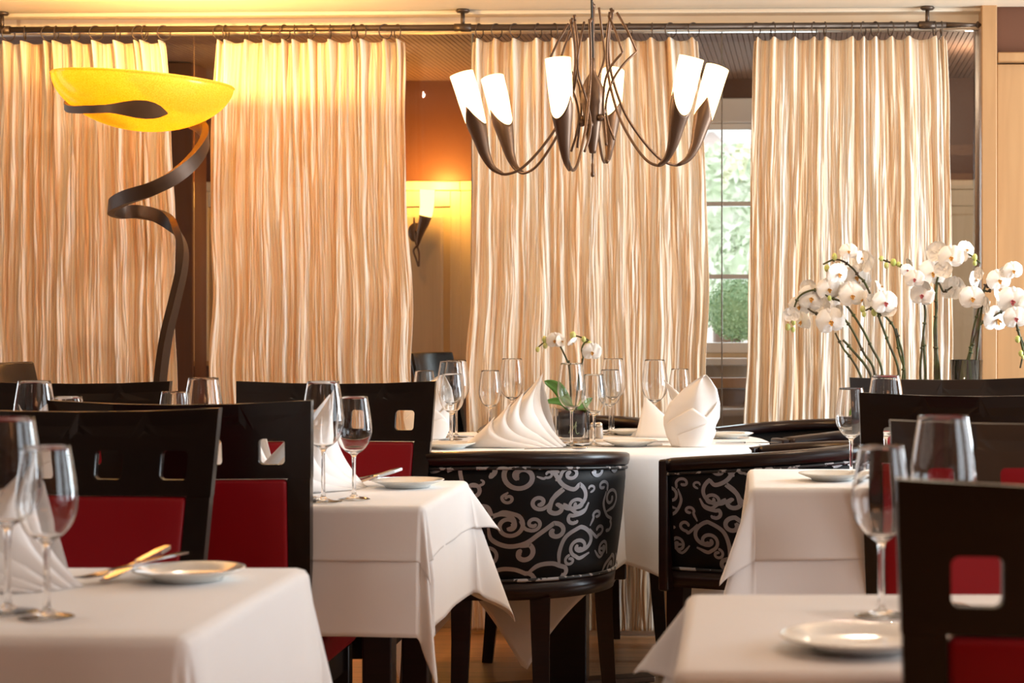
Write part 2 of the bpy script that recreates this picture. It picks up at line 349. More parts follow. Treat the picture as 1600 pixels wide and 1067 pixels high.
for k in range(260): x = -3.7+k*.022; b.rbox(x, x+.0205, .17, BY, 2.266, 2.272, .002, 1)
struct(b, 'ceiling_back', 'ribs', label='brown ribbed ceiling behind the glass')
b = MB(); b.box(wl(225, None, 1.6), wl(306, None, 1.6), 1.55, 1.75, 0, 2.26); struct(b, 'wall_back_panel', 'brown', label='tall brown panel added behind the glass in the left curtain gap')  # panel put in to give the left curtain gap a darker tone
# window in back wall
win = bpy.data.objects.new('window_5', None); C.objects.link(win); wroot(win); win['kind'] = 'structure'; win['label'] = 'white window of the back room looking onto greenery'
b = MB(); fr = .055
zt = wl(1130, 155, BY)[1]
b.rbox(wx0-.07, wx1+.07, BY-.05, BY+.02, wz1, zt, .006, 2); b.rbox(wx0-.07, wx0, BY-.05, BY+.02, wz0, wz1, .006, 2); b.rbox(wx1, wx1+.07, BY-.05, BY+.02, wz0, wz1, .006, 2)
b.rbox(wx0, wx1, BY, BY+.1, wz1-.03, wz1, .004, 2); b.rbox(wx0, wx0+.04, BY, BY+.1, wz0, wz1, .004, 2); b.rbox(wx1-.04, wx1, BY, BY+.1, wz0, wz1, .004, 2)
for yy in (318, 432): z = wl(1140, yy, BY)[1]; b.rbox(wx0, wx1, BY+.02, BY+.07, z-.011, z+.011, .003, 1)
b.rbox(wx0, wx1, BY, BY+.1, wz0, wz0+.05, .004, 2)
b.build('window_frame', 'white', win)
b = MB(); b.rbox(wx0-.12, wx1+.12, BY-.2, BY+.0, wz0-.055, wz0-.02, .006, 2); b.build('window_sill', 'white', win)
b = MB(); b.box(wx0+.03, wx1-.03, BY+.04, BY+.046, wz0+.03, wz1-.02); b.build('pane', 'pane', win)
# ---- outside
gz = .55
b = MB(); b.box(-3, 3, 9.4, 14, gz-.1, gz); o = b.build('terrace', 'terrace'); tag(o, kind='structure'); o['label'] = 'pale terrace outside the back window'
def leafball(name, c, r, n, ls, m, label, cat, squash=(1, 1, 1), trunk=None, group=None):
    rnd = random.Random(sum(map(ord, name))+n); b = MB(); b.sphere((0, 0, 0), r*.86, 24, 16, squash)
    for i in range(n):
        d = Vector((rnd.gauss(0, 1), rnd.gauss(0, 1), rnd.gauss(0, 1))).normalized(); p = Vector((d.x*squash[0], d.y*squash[1], d.z*squash[2]))*r*rnd.uniform(.84, 1.02)
        t = Vector((rnd.gauss(0, 1), rnd.gauss(0, 1), rnd.gauss(0, 1))); t = (t-d*t.dot(d)*.6).normalized(); q = (d*.7+Vector((rnd.gauss(0, .5), rnd.gauss(0, .5), rnd.gauss(0, .5)))).normalized().cross(t).normalized()
        b.add([p-t*ls, p+q*ls*.5, p+t*ls, p-q*ls*.5], [(0, 1, 2, 3)])
    t = thing(name, label, cat, c, 0, group); b.build('foliage', m, t, merge=False)
    if trunk: k = MB(); k.tube([(0, 0, -trunk), (0, 0, 0)], .02 if r < .4 else .12, 8); k.build('trunk', 'benchwood', t)
    return t
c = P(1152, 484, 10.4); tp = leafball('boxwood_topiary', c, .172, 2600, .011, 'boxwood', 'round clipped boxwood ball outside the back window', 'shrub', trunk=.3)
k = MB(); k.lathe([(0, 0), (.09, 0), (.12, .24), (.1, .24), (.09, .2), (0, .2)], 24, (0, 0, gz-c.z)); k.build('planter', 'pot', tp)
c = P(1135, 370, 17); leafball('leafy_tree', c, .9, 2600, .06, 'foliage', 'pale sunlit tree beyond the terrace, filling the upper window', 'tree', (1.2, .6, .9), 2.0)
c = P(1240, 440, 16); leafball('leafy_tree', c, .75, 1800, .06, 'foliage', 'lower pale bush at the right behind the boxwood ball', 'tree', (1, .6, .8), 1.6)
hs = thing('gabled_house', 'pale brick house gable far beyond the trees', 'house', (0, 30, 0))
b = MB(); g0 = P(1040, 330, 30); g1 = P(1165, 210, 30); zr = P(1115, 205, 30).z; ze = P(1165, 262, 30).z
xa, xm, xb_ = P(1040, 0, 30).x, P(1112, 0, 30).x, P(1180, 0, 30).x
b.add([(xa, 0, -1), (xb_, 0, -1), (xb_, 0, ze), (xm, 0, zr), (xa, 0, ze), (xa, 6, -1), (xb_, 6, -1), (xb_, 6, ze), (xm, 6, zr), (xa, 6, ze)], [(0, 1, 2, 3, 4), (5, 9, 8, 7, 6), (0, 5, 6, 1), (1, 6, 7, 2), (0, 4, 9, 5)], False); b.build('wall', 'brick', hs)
b = MB()
for s in (0, 1):
    xe = xb_ if s else xa
    b.add([(xm, -.3, zr+.12), (xe+(.2 if s else -.2), -.3, ze), (xe+(.2 if s else -.2), 6, ze), (xm, 6, zr+.12), (xm, -.3, zr), (xe, -.3, ze-.1), (xe, 6, ze-.1), (xm, 6, zr)], [(0, 1, 2, 3), (4, 7, 6, 5), (0, 4, 5, 1), (1, 5, 6, 2), (2, 6, 7, 3)], False)
b.build('roof', 'roofing', hs)
# ---- back room furniture: bench under the window, sconce
bn = thing('wooden_bench', 'low wooden bench with a grey cushion under the back window', 'bench', (0, WD, 0), WA)
by = 1.75
def bz(y, dy): return wl(1140, y, dy)[1]
b = MB(); b.rbox(wx0-.2, wx1+.2, by-.03, by+.02, bz(606, by), bz(590, by), .004, 2); b.build('rail', 'maple', bn)
b = MB(); b.rbox(wx0-.2, wx1+.2, by-.02, by+.04, bz(640, by), bz(607, by), .01, 2); b.build('back_panel', 'benchwood', bn)
b = MB(); b.rbox(wx0-.2, wx1+.2, by-.35, by+.03, bz(672, by), bz(634, by), .03, 3); b.build('cushion', 'rubber', bn)
b = MB(); b.rbox(wx0-.2, wx1+.2, by-.33, by+.03, .32, bz(673, by), .006, 2); b.build('seat', 'benchwood', bn)
for x in (wx0-.15, .05, wx1+.15):
    b = MB(); b.rbox(x-.03, x+.03, by-.3, by+.02, 0, .32, .004, 2); b.build('leg', 'black', bn)
bz0 = wl(690, 572, 2.1)[1]
bn2 = thing('banquette', 'dark wooden banquette along the back room wall, behind the gap of the curtains', 'bench', (0, WD, 0), WA)
xq0, xq1 = wl(-300, None, 2.1), wl(735, None, 2.1)+.1
b = MB(); b.rbox(xq0, xq1, 2.08, 2.2, 0, bz0, .006, 2); b.build('backrest', 'benchwood', bn2)
b = MB(); b.rbox(xq0, xq1, 2.05, 2.2, bz0+.001, bz0+.025, .006, 2); b.build('top_rail', 'maple', bn2)
b = MB(); b.rbox(xq0, xq1, 1.65, 2.079, 0, .44, .02, 2); b.build('seat', 'benchwood', bn2)
# ============================================================ CURTAINS
def noise2(nx, ny, seed, sx, sy):
    r = np.random.RandomState(seed); g = r.rand(ny+4, nx+4)
    X = np.clip(sx, 0, .99999)*nx+1; Y = np.clip(sy, 0, .99999)*ny+1; xi = X.astype(int); yi = Y.astype(int); fx = X-xi; fy = Y-yi
    def w4(t): return [.5*(-t+2*t*t-t**3), .5*(2-5*t*t+3*t**3), .5*(t+4*t*t-3*t**3), .5*(-t*t+t**3)]
    wx, wy = w4(fx), w4(fy); o = 0
    for a in range(4):
        for c in range(4): o = o+g[yi+a-1, xi+c-1]*wx[c]*wy[a]
    return o
ROD = (wl(0, 47)[0], wl(0, 47)[1], wl(1520, 39)[0], wl(1520, 39)[1])
def rodz(x): return ROD[1]+(x-ROD[0])/(ROD[2]-ROD[0])*(ROD[3]-ROD[1])
RINGS = {1: [-32, 13, 39, 75, 88, 118, 150, 184, 217, 226, 256], 2: [343, 353, 386, 415, 445, 460, 486, 516, 553, 565, 602, 621], 3: [749, 776, 805, 841, 866, 895, 921, 949, 984, 1019, 1048, 1084], 4: [1182, 1208, 1241, 1272, 1289, 1332, 1349, 1367, 1392, 1418, 1460, 1471]}
def curtain(i, pt, pb, seed, label):
    ns, nz_ = 420, 150
    S, T = np.meshgrid(np.linspace(0, 1, ns), np.linspace(0, 1, nz_))
    xt0, xt1, xb0, xb1 = wl(pt[0]), wl(pt[1]), wl(pb[0]), wl(pb[1])
    e = T**.6; xl = xt0+(xb0-xt0)*e; xr = xt1+(xb1-xt1)*e
    wob = (noise2(12, 5, seed, S, T)-.5)*.014*np.clip(T*4, 0, 1)
    wob2 = (noise2(60, 12, seed+9, S, T)-.5)*.006*np.clip(T*5, 0, 1)
    s = np.clip(S+wob*np.sin(PI*S), 0, 1)
    edge = (noise2(2, 9, seed+5, S*0+.5, T)-.5)*.016
    X = xl+(xr-xl)*s+wob2+edge*(np.abs(2*S-1))
    ring = sorted(wl(q) for q in RINGS[i]); x0r, x1r = ring[0], ring[-1]
    rs = np.interp([(q-xt0)/(xt1-xt0) for q in ring], [0, 1], [0, 1])
    ph = np.interp(S, [0]+list(np.clip(rs, 0.001, .999))+[1], [0]+[k+.5 for k in range(len(rs))]+[len(rs)])
    env = .4+.6*np.clip(T*2.2, 0, 1)
    pin = np.cos(2*PI*(ph-.5))          # 1 at rings
    Y = -.018*(np.clip(pin, 0, 1)**5)*np.exp(-T*16)*2.0 + .014*(1-np.abs(pin))*np.exp(-T*5)
    Y = Y-.007*np.sin(2*PI*(noise2(11, 2, seed+1, S, T)*1.4+ph*.9))*env
    cr1 = noise2(85, 7, seed+2, S, T); cr2 = noise2(170, 16, seed+3, S, T); cr3 = noise2(50, 4, seed+4, S, T)
    fine = .008*np.abs(cr3-.5)+.0075*np.abs(cr1-.5)+.004*np.abs(cr2-.5)*2
    Y = Y-fine*np.clip(.35+T*6, 0, 1)*1.5
    zt_ = np.array([rodz(x)-.043 for x in X[0]]); zt_ = zt_-.010*(1-np.clip(pin[0], -1, 1))*.5
    Z = zt_[None, :]*(1-T)+.018*T
    V = np.stack([X, Y+.0, Z], -1)
    me = bpy.data.meshes.new('curtain'); idx = np.arange(ns*nz_).reshape(nz_, ns)
    fc = np.stack([idx[:-1, :-1], idx[:-1, 1:], idx[1:, 1:], idx[1:, :-1]], -1).reshape(-1, 4)
    me.from_pydata(V.reshape(-1, 3).tolist(), [], fc.tolist()); me.polygons.foreach_set('use_smooth', [True]*len(fc))
    uvl = me.uv_layers.new(name='uv'); wtot = (xt1-xt0)*1.5
    U = np.stack([S*wtot+i*3.7, T*2.1+i*1.3], -1).reshape(-1, 2)[fc.reshape(-1)]; uvl.data.foreach_set('uv', U.ravel())
    me.materials.append(M['curtain']); o = bpy.data.objects.new('curtain', me); C.objects.link(o); wroot(o)
    tag(o, label, 'curtain', 'crushed striped curtains on the rod'); md = o.modifiers.new('solid', 'SOLIDIFY'); md.thickness = .0012
    return o
curtain(1, (-60, 262), (-80, 288), 11, 'leftmost crushed cream and orange striped curtain, behind the spiral floor lamp')
curtain(2, (337, 631), (328, 650), 22, 'second crushed striped curtain from the left, right of the amber bowl lamp')
curtain(3, (741, 1092), (727, 1112), 33, 'crushed striped curtain hanging behind the chandelier')
curtain(4, (1177, 1477), (1160, 1492), 44, 'rightmost crushed striped curtain, behind the tall white orchids')
rod = thing('curtain_rod', 'dark bronze curtain rod along the top of the glass wall', 'curtain rod', (0, WD, 0), WA)
b = MB(); xa = wl(-300); b.tube([(xa, 0, rodz(xa)), (wl(1478), 0, rodz(wl(1478)))], .0115, 14); b.tube([(wl(1478), 0, rodz(wl(1478))), (wl(1526), 0, rodz(wl(1526)))], [.011, .006], 12); b.build('pole', 'bronze2', rod)
b = MB(); xf_ = wl(1528); b.add([(xf_-.014, 0, rodz(xf_)), (xf_, -.012, rodz(xf_)), (xf_, 0, rodz(xf_)+.014), (xf_, .012, rodz(xf_)), (xf_, 0, rodz(xf_)-.014), (xf_+.014, 0, rodz(xf_))], [(0, 1, 2), (0, 2, 3), (0, 3, 4), (0, 4, 1), (5, 2, 1), (5, 3, 2), (5, 4, 3), (5, 1, 4)], False); b.build('finial', 'bronze2', rod)
for q in (3, 723, 1449):
    x = wl(q); z = rodz(x); b = MB(); b.tube([(x, 0, z), (x, 0, ZC-.004)], .0075, 12); b.lathe([(0, 0), (.022, 0), (.026, -.006), (.02, -.012), (0, -.012)], 24, (x, 0, ZC)); b.tube([(x-.03, 0, z), (x+.03, 0, z)], .0145, 14); b.build('bracket', 'bronze2', rod)
ring0 = None
side = {1: 'the leftmost curtain', 2: 'the second curtain', 3: 'the curtain behind the chandelier', 4: 'the rightmost curtain'}
ringmesh = {}
for i in RINGS:
    n_ = len(RINGS[i])
    for j, q in enumerate(RINGS[i]):
        b = None; a = random.uniform(-.9, .9)
        if ring0 is None:
            b = MB(); b.tube([(0, .026*math.cos(2*PI*k/24), .026*math.sin(2*PI*k/24)) for k in range(24)], .0021, 8, closed=True)
            b.tube([(0, 0, -.026), (0, 0, -.036)], .0016, 6); ring0 = b.build('curtain_ring', 'bronze2'); o = ring0
        else: o = ring0.copy(); C.objects.link(o)
        x = wl(q); c, s = math.cos(WA), math.sin(WA); o.location = (x*c, WD+x*s, rodz(x)-.0130); o.rotation_euler = (0, 0, WA+a)
        tag(o, 'thin bronze ring on the rod above %s' % side[i], 'curtain ring', 'bronze curtain rings above %s' % side[i])
# ============================================================ FLOOR LAMP
LD = 6.25
def q3(x, y, d=0): return P(x, y, LD+d)
base = P(250, 600, LD); bc = P(224, 128, LD+.0)
lamp = thing('floor_lamp', 'tall spiral bronze floor lamp with a glowing amber glass bowl', 'floor lamp', (base.x, LD, 0))
L0 = Vector((base.x, LD, 0))
path = [(236, 1260, 0), (240, 900, 0), (244, 700, 0), (250, 600, 0), (259, 530, 0), (273, 470, 0), (284, 420, .0), (285, 385, .01), (272, 355, .03), (248, 338, .07), (215, 331, .10), (188, 331, .07), (174, 323, .0), (196, 309, -.09), (235, 296, -.15), (272, 277, -.14), (303, 250, -.08), (320, 222, .0), (318, 203, .07), (300, 190, .13), (262, 176, .20), (215, 168, .235), (160, 162, .20), (120, 160, .11), (104, 164, .0), (112, 171, -.1), (140, 171, -.19), (168, 170, -.235), (200, 170, -.255), (232, 172, -.255), (262, 177, -.245)]
pc = cr(path, 10); pts = [q3(*p)-L0 for p in pc]; N = len(pts); ups = []; wv = []; hv = []
for i, p in enumerate(pc):
    t = i/(N-1); ctr = q3(235 if i < N*.6 else 224, p[1], 0)-L0
    rad = Vector((pts[i].x-ctr.x, pts[i].y-ctr.y, 0))
    k = min(1, max(0, (t-.12)/.2))
    u = Vector((1, .2, 0)) if rad.length < .01 else rad.normalized()
    ups.append((Vector((1, -.3, 0))*(1-k)+u*k).normalized() if k < 1 else u)
    hh = .044; ww = .022
    idx = i/10
    if idx > 22: # tail and spearhead
        hh = float(np.interp(idx, [22, 24, 26, 27, 27.4, 27.9, 28.4, 28.9, 29.3, 29.6, 29.85, 30], [.03, .022, .024, .024, .031, .044, .054, .056, .048, .035, .016, .003])); ww = .016
    ups_len = 1; wv.append(ww); hv.append(hh)
b = MB(); b.ribbon(pts, ups, wv, hv); V0 = list(b.v); b = MB()
for k in range(4): b.add([V0[i*4+q] for i in range(N) for q in (k, (k+1) % 4)], [(2*i, 2*i+1, 2*i+3, 2*i+2) for i in range(N-1)], True)
b.add(V0[:4], [(3, 2, 1, 0)], False); b.add(V0[-4:], [(0, 1, 2, 3)], False); o = b.build('spiral_stem', 'bronze_dark', lamp, merge=False)
b = MB(); b.lathe([(0, 0), (.17, 0), (.17, .01), (.03, .025), (.03, .05), (0, .05)], 40, (pts[0].x, pts[0].y, 0)); b.build('base', 'bronze', lamp)
R = 137/F*LD; H = 77/F*LD; rim = bc-L0; tilt = math.radians(3.5)
prof = []
for k in range(25):
    a = PI/2*k/24; prof.append((R*math.sin(a)**1.0, -H*math.cos(a)**1.15))
prof = [(max(r, .0005), z) for r, z in prof]
prof2 = [(r*.985, z+.006) for r, z in prof][::-1]
b = MB(); b.lathe(prof+[(R+.004, .002), (R, .006)]+prof2, 72); b.xf(Matrix.Translation(rim) @ Matrix.Rotation(tilt, 4, 'Y')); b.build('glass_bowl', 'amber', lamp)
# bulb: a frosted globe with the lamp's own light
b = MB(); b.sphere(rim+Vector((0, 0, -.062)), .03, 16, 12); b.build('bulb', 'sconce_shade', lamp)
light('POINT', 'floor_lamp_light', L0+rim+Vector((0.06, .06, -.018)), 46, (1, .62, .20), .028)
light('POINT', 'floor_lamp_light', L0+rim+Vector((-.06, -.06, -.018)), 6, (1, .56, .16), .028)
# ============================================================ CHANDELIER
CD = 5.6; CHX = 926; cc = P(CHX, 170, CD)
ch = thing('chandelier', 'six-armed bronze chandelier with lit horn shaped glass shades over the round table', 'chandelier', (cc.x, CD, cc.z))
pu = CD/F
def zy(y): return (170-y)*pu
def prof_of(pts): return [(max(r*pu, .0004), zy(y)) for r, y in pts]
b = MB(); b.lathe(prof_of([(0, 90), (3.5, 91), (4, 100), (4, 108), (6, 116), (12, 126), (17, 137), (19, 148), (18.5, 160), (17, 164), (15.5, 175), (13, 195), (10, 215), (6, 235), (5, 239), (1.5, 240), (1.3, 254)]), 28)
b.lathe(prof_of([(1.3, 254), (2.4, 257), (2.2, 268), (3.4, 272), (2.5, 276), (0, 277)]), 12, (0, 0, 0)); b.build('central_body', 'bronze', ch)
b = MB(); b.tube([(0, 0, zy(92)), (-.006, 0, ZC+.0-cc.z)], .0035, 8); b.build('suspension_cable', 'amber_in', ch)
b = MB(); b.lathe([(0, 0), (.05, 0), (.05, -.012), (.02, -.03), (0, -.03)], 24, (0, 0, ZC-cc.z)); b.build('ceiling_rose', 'bronze', ch)
arm_main = cr([(34, 13), (27, 60), (30, 108), (50, 168), (77, 210), (108, 243), (132, 254), (148, 251), (160, 240), (170, 216), (178, 185)], 7)
arm_kink = [(38, 18)]+[(56, 48), (70, 78)]+cr([(70, 78), (48, 99), (31, 125), (22, 160), (25, 190), (34, 218)], 6)[1:]
horn = cr([(140, 254), (156, 244), (168, 223), (176, 195), (186, 160), (196, 125), (205, 97)], 8)
def azim(px, lo, hi):
    best = min(range(int(lo*4), int(hi*4)), key=lambda q: abs(CX+F*(cc.x+204*pu*math.cos(math.radians(q/4)))/(CD+204*pu*math.sin(math.radians(q/4)))-px)); return best/4
for k, (apx, lo, hi) in enumerate(((1120, 0, 40), (958, 60, 110), (770, 120, 165), (722, 170, 225), (872, 235, 275), (1080, 285, 340))):
    th = math.radians(azim(apx, lo, hi)); A = Matrix.Rotation(th, 4, 'Z')
    jr = random.Random(k); dz = math.sin(th)*.026+(-.008, -.003, -.034, -.034, -.016, -.004)[k]
    arm = MB()
    def rp(r, y, off=0): return A @ Vector((r*pu, off, zy(y)+dz))
    arm.tube([rp(r, y, .007) for r, y in arm_main[:-12]], .0042, 8)
    ao = arm.build('arm', 'bronze', ch)
    ak = MB(); ak.tube([rp(r, y, -.007-.012*math.sin(i*.2)) for i, (r, y) in enumerate(arm_kink)], .0036, 8)
    ak.tube([rp(33, 20, .006), rp(31, 11, .012)], .005, 6); ak.build('kinked_rod', 'bronze', ao)
    kb = MB(); kb.sphere(rp(17, 174), .011, 12, 8); kb.tube([rp(15, 174), rp(23, 174)], .004, 6); kb.build('knob', 'bronze', ao)
    # horn cup (metal) and glass shade along the same axis
    hp = [rp(r, y) for r, y in horn]; N = len(hp); lens = [0]
    for i in range(1, N): lens.append(lens[-1]+(hp[i]-hp[i-1]).length)
    tot = lens[-1]
    def frame(s):
        s = max(0, min(tot*.9999, s)); i = max(j for j in range(N) if lens[j] <= s); i = min(i, N-2); f_ = (s-lens[i])/(lens[i+1]-lens[i]); p = hp[i].lerp(hp[i+1], f_)
        t = (hp[min(i+2, N-1)]-hp[max(i-1, 0)]).normalized(); side_ = A @ Vector((0, 1, 0)); q_ = t.cross(side_).normalized(); return p, side_, q_
    def rad(s): return float(np.interp(s/tot, [0, .15, .35, .55, .75, 1], [.0042, .010, .019, .029, .033, .0345]))
    n = 32; G = []
    for i in range(19):
        row = []
        for j in range(n+1):
            a = 2*PI*j/n; tip = 1-abs(math.sin(a+.35))**.8   # two long points, notches between
            e_ = tot*(.51+.20*tip); s = e_*i/18; p, u_, q_ = frame(s); rr = rad(s)*1.035
            row.append(p+(u_*math.cos(a)+q_*math.sin(a))*rr)
        G.append(row)
    hb = MB(); hb.grid(G); hb.build('horn_cup', 'bronze', ao, solid=.0012)
    G = []
    for i in range(15):
        s = tot*(.40+.60*i/14); p, u_, q_ = frame(s); rr = rad(s)
        G.append([p+(u_*math.cos(2*PI*j/n)+q_*math.sin(2*PI*j/n))*rr for j in range(n+1)])
    gb = MB(); gb.grid(G); o = gb.build('glass_shade', 'shade', ao, solid=.0015); o['label'] = 'lit white glass shade'
# wall sconce in the back room
sd = WD+2.15; sp = P(664, 355, sd)
sn = thing('wall_sconce', 'lit horn shaped sconce on the cream panelling seen through the glass', 'wall lamp', sp)
pq = sd/F
def sv(x, y, d=0): return Vector(((x-664)*pq, d, -(y-355)*pq))
hp = cr([(655, 385, -.04), (660, 365, -.06), (667, 345, -.07), (671, 325, -.075), (672, 298, -.08)], 6)
hp = [sv(*p) for p in hp]; rr = list(np.interp(np.linspace(0, 1, len(hp)), [0, .3, .6, 1], [.004, .02, .03, .034]))
b = MB(); b.tube(hp[:15], rr[:15], 18, True); b.build('horn_cup', 'bronze', sn)
b = MB(); b.tube(hp[14:], [r*.99 for r in rr[14:]], 18, False); b.build('glass_shade', 'sconce_shade', sn, solid=.001)
b = MB(); b.tube([sv(*p) for p in cr([(655, 383, -.04), (648, 392, -.03), (652, 405, -.03), (656, 416, -.03), (656, 395, -.02), (650, 375, -.02), (648, 340, -.02)], 6)], .005, 8); b.build('scroll', 'bronze', sn)
b = MB(); b.sphere((sv(649, 363)), .035, 16, 10, (1, .5, 1.3)); b.tube([sv(649, 363), sv(662, 362, -.06)], .006, 8); b.build('wall_plate', 'bronze', sn)
light('POINT', 'sconce_light', sp+sv(674, 288, -.10), 26, (1, .46, .08), .03)
# ============================================================ TABLES
ZT = .75
def rect_cloth(b, hx, hy, L, z, seed, flare=(.2, .2, .4, .4), ripple=.004, off=0.0, n=120, twist=0, corner=None):
    """square-cornered cloth over a rectangular top (half sizes hx,hy), overhang L; corners fall in pointed cones"""
    rnd = random.Random(seed); ph = [rnd.uniform(0, 6.28) for _ in range(8)]
    def axis(h):
        inn = [-h+2*h*i/10 for i in range(11)]; out = [h+L*(i/26.0) for i in range(1, 27)]
        return [-q for q in out[::-1]]+inn+out
    ax, ay = axis(hx), axis(hy); rb = .013
    def fold(d, x, y):   # hang distance d -> (outward, down) with a rounded table edge
        if d < rb*PI/2: a = d/rb; return rb*math.sin(a), rb*(1-math.cos(a))
        return rb, rb+(d-rb*PI/2)
    G = []
    for yy in ay:
        row = []
        for xx in ax:
            dx, dy = max(0, abs(xx)-hx), max(0, abs(yy)-hy); sx, sy = (1 if xx > 0 else -1), (1 if yy > 0 else -1)
            bx, by = min(hx, abs(xx))*sx, min(hy, abs(yy))*sy
            if dx == 0 and dy == 0: row.append((xx, yy, z+off)); continue
            r = math.hypot(dx, dy); phi = math.atan2(dy, dx); o_, dn = fold(r, 0, 0)
            k = (1 if sx > 0 else 2)+(1 if sy > 0 else 3)
            fl = math.sin(2*phi)**1.5 if phi not in (0, PI/2) else 0
            f_ = flare[(0 if sy < 0 else 2)+(0 if sx < 0 else 1)]*fl
            rip = 0
            if fl == 0:
                t = (by if dx > 0 else bx); rip = ripple*(math.sin(t*11+ph[0])+.6*math.sin(t*23+ph[1]))*min(1, r/.1)*(.6+r)
                # side panels lift outward a little as they near a corner
                edge = min(1, max(0, (abs(t)-((hy if dx > 0 else hx)-.22))/.22)); rip += .02*edge*edge*min(1, r/.15)
            else: rip = .02*min(1, r/.15)*(1-fl)
            hz = off+.0007*(1 if max(dx, dy) > L-.012 else 0)
            out = o_+hz+rip+f_*max(0, dn-.01); dz = dn*math.sqrt(max(.2, 1-f_*f_*.8))
            phw = phi+ twist*math.sin(2*phi)
            # corner folds: pull the cone into a soft pleat
            pl = 1-.35*math.sin(4*phi)**2*min(1, r/.12) if fl else 1
            row.append((bx+sx*math.cos(phw)*out*(pl if fl else 1), by+sy*math.sin(phw)*out*(pl if fl else 1), z+off-dz))
        G.append(row)
    b.grid(G)
def table(label, cx, cy, hx, hy, over, under, seed, flare=(.2, .2, .4, .4), lab2=('', '')):
    t = thing('dining_table', label, 'table', (cx, cy, 0))
    b = MB(); b.rbox(-hx+.003, hx-.003, -hy+.003, hy-.003, ZT-.032, ZT-.004, .008, 2); b.build('tabletop', 'darkwood', t)
    for sx in (-1, 1):
        for sy in (-1, 1):
            b = MB(); x, y = sx*(hx-.09), sy*(hy-.07); b.rbox(x-.03, x+.03, y-.03, y+.03, 0, ZT-.034, .005, 2); b.build('leg', 'darkwood', t)
    b = MB(); rect_cloth(b, hx, hy, under, ZT-.0005, seed, flare); o = b.build('underlay_tablecloth', 'cloth', solid=.0008); o.location = (cx, cy, 0); tag(o, lab2[0], 'tablecloth', 'long white under cloths')
    b = MB(); rect_cloth(b, hx, hy, over, ZT-.0005, seed+5, [q*(1.65 if q > .4 else 1.2) for q in flare], off=.0022); o = b.build('tablecloth', 'cloth', solid=.0008); o.location = (cx, cy, 0); tag(o, lab2[1], 'tablecloth', 'white top cloths')
table('square table at the front left under two white cloths', -.65-.65, 2.535, .65, .305, .24, .36, 1, (.2, .12, .3, .22),
      ('long white under cloth of the front left table', 'white top cloth on the front left table, nearest the camera at left'))
table('table in the middle left under two layered white cloths', -.631-.7, 4.11, .70, .298, .115, .262, 3, (.2, .14, .3, .405),
      ('long white under cloth with pointed corners on the middle left table', 'short white top cloth on the middle left table, in front of the scroll patterned chair'))
table('table in the middle right under two peach lit cloths', .045+.70, 4.495, .70, .262, .165, .36, 6, (.38, .2, .12, .3),
      ('under cloth of the middle right table, below the peach lit top cloth', 'peach lit top cloth of the middle right table, beside the right patterned chair'))
table('table at the front right under a white cloth', -.05+.65, 2.285, .65, .275, .12, .28, 9, (.3, .2, .45, .3),
      ('under cloth of the front right table', 'white top cloth on the front right table, beneath the lone plate'))
# round table
RC = Vector((-.516, 5.88, 0)); RR = .605
rt = thing('round_dining_table', 'round pedestal table under white cloths at the window wall', 'table', RC)
b = MB(); b.lathe([(0, -.03), (RR-.012, -.03), (RR-.004, -.02), (RR-.004, -.004), (RR-.012, 0), (0, 0)], 72, (0, 0, ZT-.004)); b.build('tabletop', 'darkwood', rt)
b = MB(); b.rbox(-.062, .062, -.062, .062, .02, .40, .004, 2); b.rbox(-.05, .05, -.05, .05, .40, ZT-.035, .004, 2); b.build('pedestal', 'darkwood', rt)
b = MB()
for a in (0, PI/2): bb = MB(); bb.rbox(-.27, .27, -.04, .04, .004, .022, .004, 2); bb.xf(Matrix.Rotation(a+.35, 4, 'Z')); b.add(bb.v, bb.f, False)
b.build('foot_plate', 'bronze', rt)
def round_cloth(name, label, grp, half, rot, off, seed, nf, amp):
    rnd = random.Random(seed); p0 = rnd.uniform(0, 6); G = []; n = 240
    rings = [0, .2, .4, RR-.02]+[RR+i*.0001 for i in (0,)]
    for i in range(4+1+26):
        row = []
        for j in range(n+1):
            a = 2*PI*(j % n)/n; S_ = half/max(abs(math.cos(a-rot)), abs(math.sin(a-rot))); Lh = S_-RR
            if i < 5: r = [0.001, .2, .4, RR-.03, RR][i]; row.append((r*math.cos(a), r*math.sin(a), ZT+off)); continue
            d = Lh*((i-4)/26.0)**1.0; rb = .012
            if d < rb*1.57: o_, dn = rb*math.sin(d/rb), rb*(1-math.cos(d/rb))
            else: o_, dn = rb, rb+d-rb*1.57
            cor = max(0, math.cos(4*(a-rot)+PI))     # 1 at the corners of the cloth
            f = amp*(math.sin(nf*a+p0)+.5*math.sin((nf*2-3)*a+p0*2))*min(1, dn/.3)+.025*cor*dn/.5
            f += .012*dn/.3
            hem = .0007 if d > Lh-.012 else 0
            out = RR+o_+f+off+hem; row.append((out*math.cos(a), out*math.sin(a), ZT+off-dn*.985))
        G.append(row)
    b = MB(); b.grid(G); o = b.build(name, 'cloth', solid=.0008); o.location = RC; tag(o, label, 'tablecloth', grp)
round_cloth('underlay_tablecloth', 'long under cloth of the round table with corners hanging almost to the floor', 'long white under cloths', .855, math.radians(-90-5+45), 0, 4, 9, .012)
round_cloth('tablecloth', 'bright white top cloth of the round table under the chandelier', 'white top cloths', .90, math.radians(-90+8), .0022, 8, 11, .010)
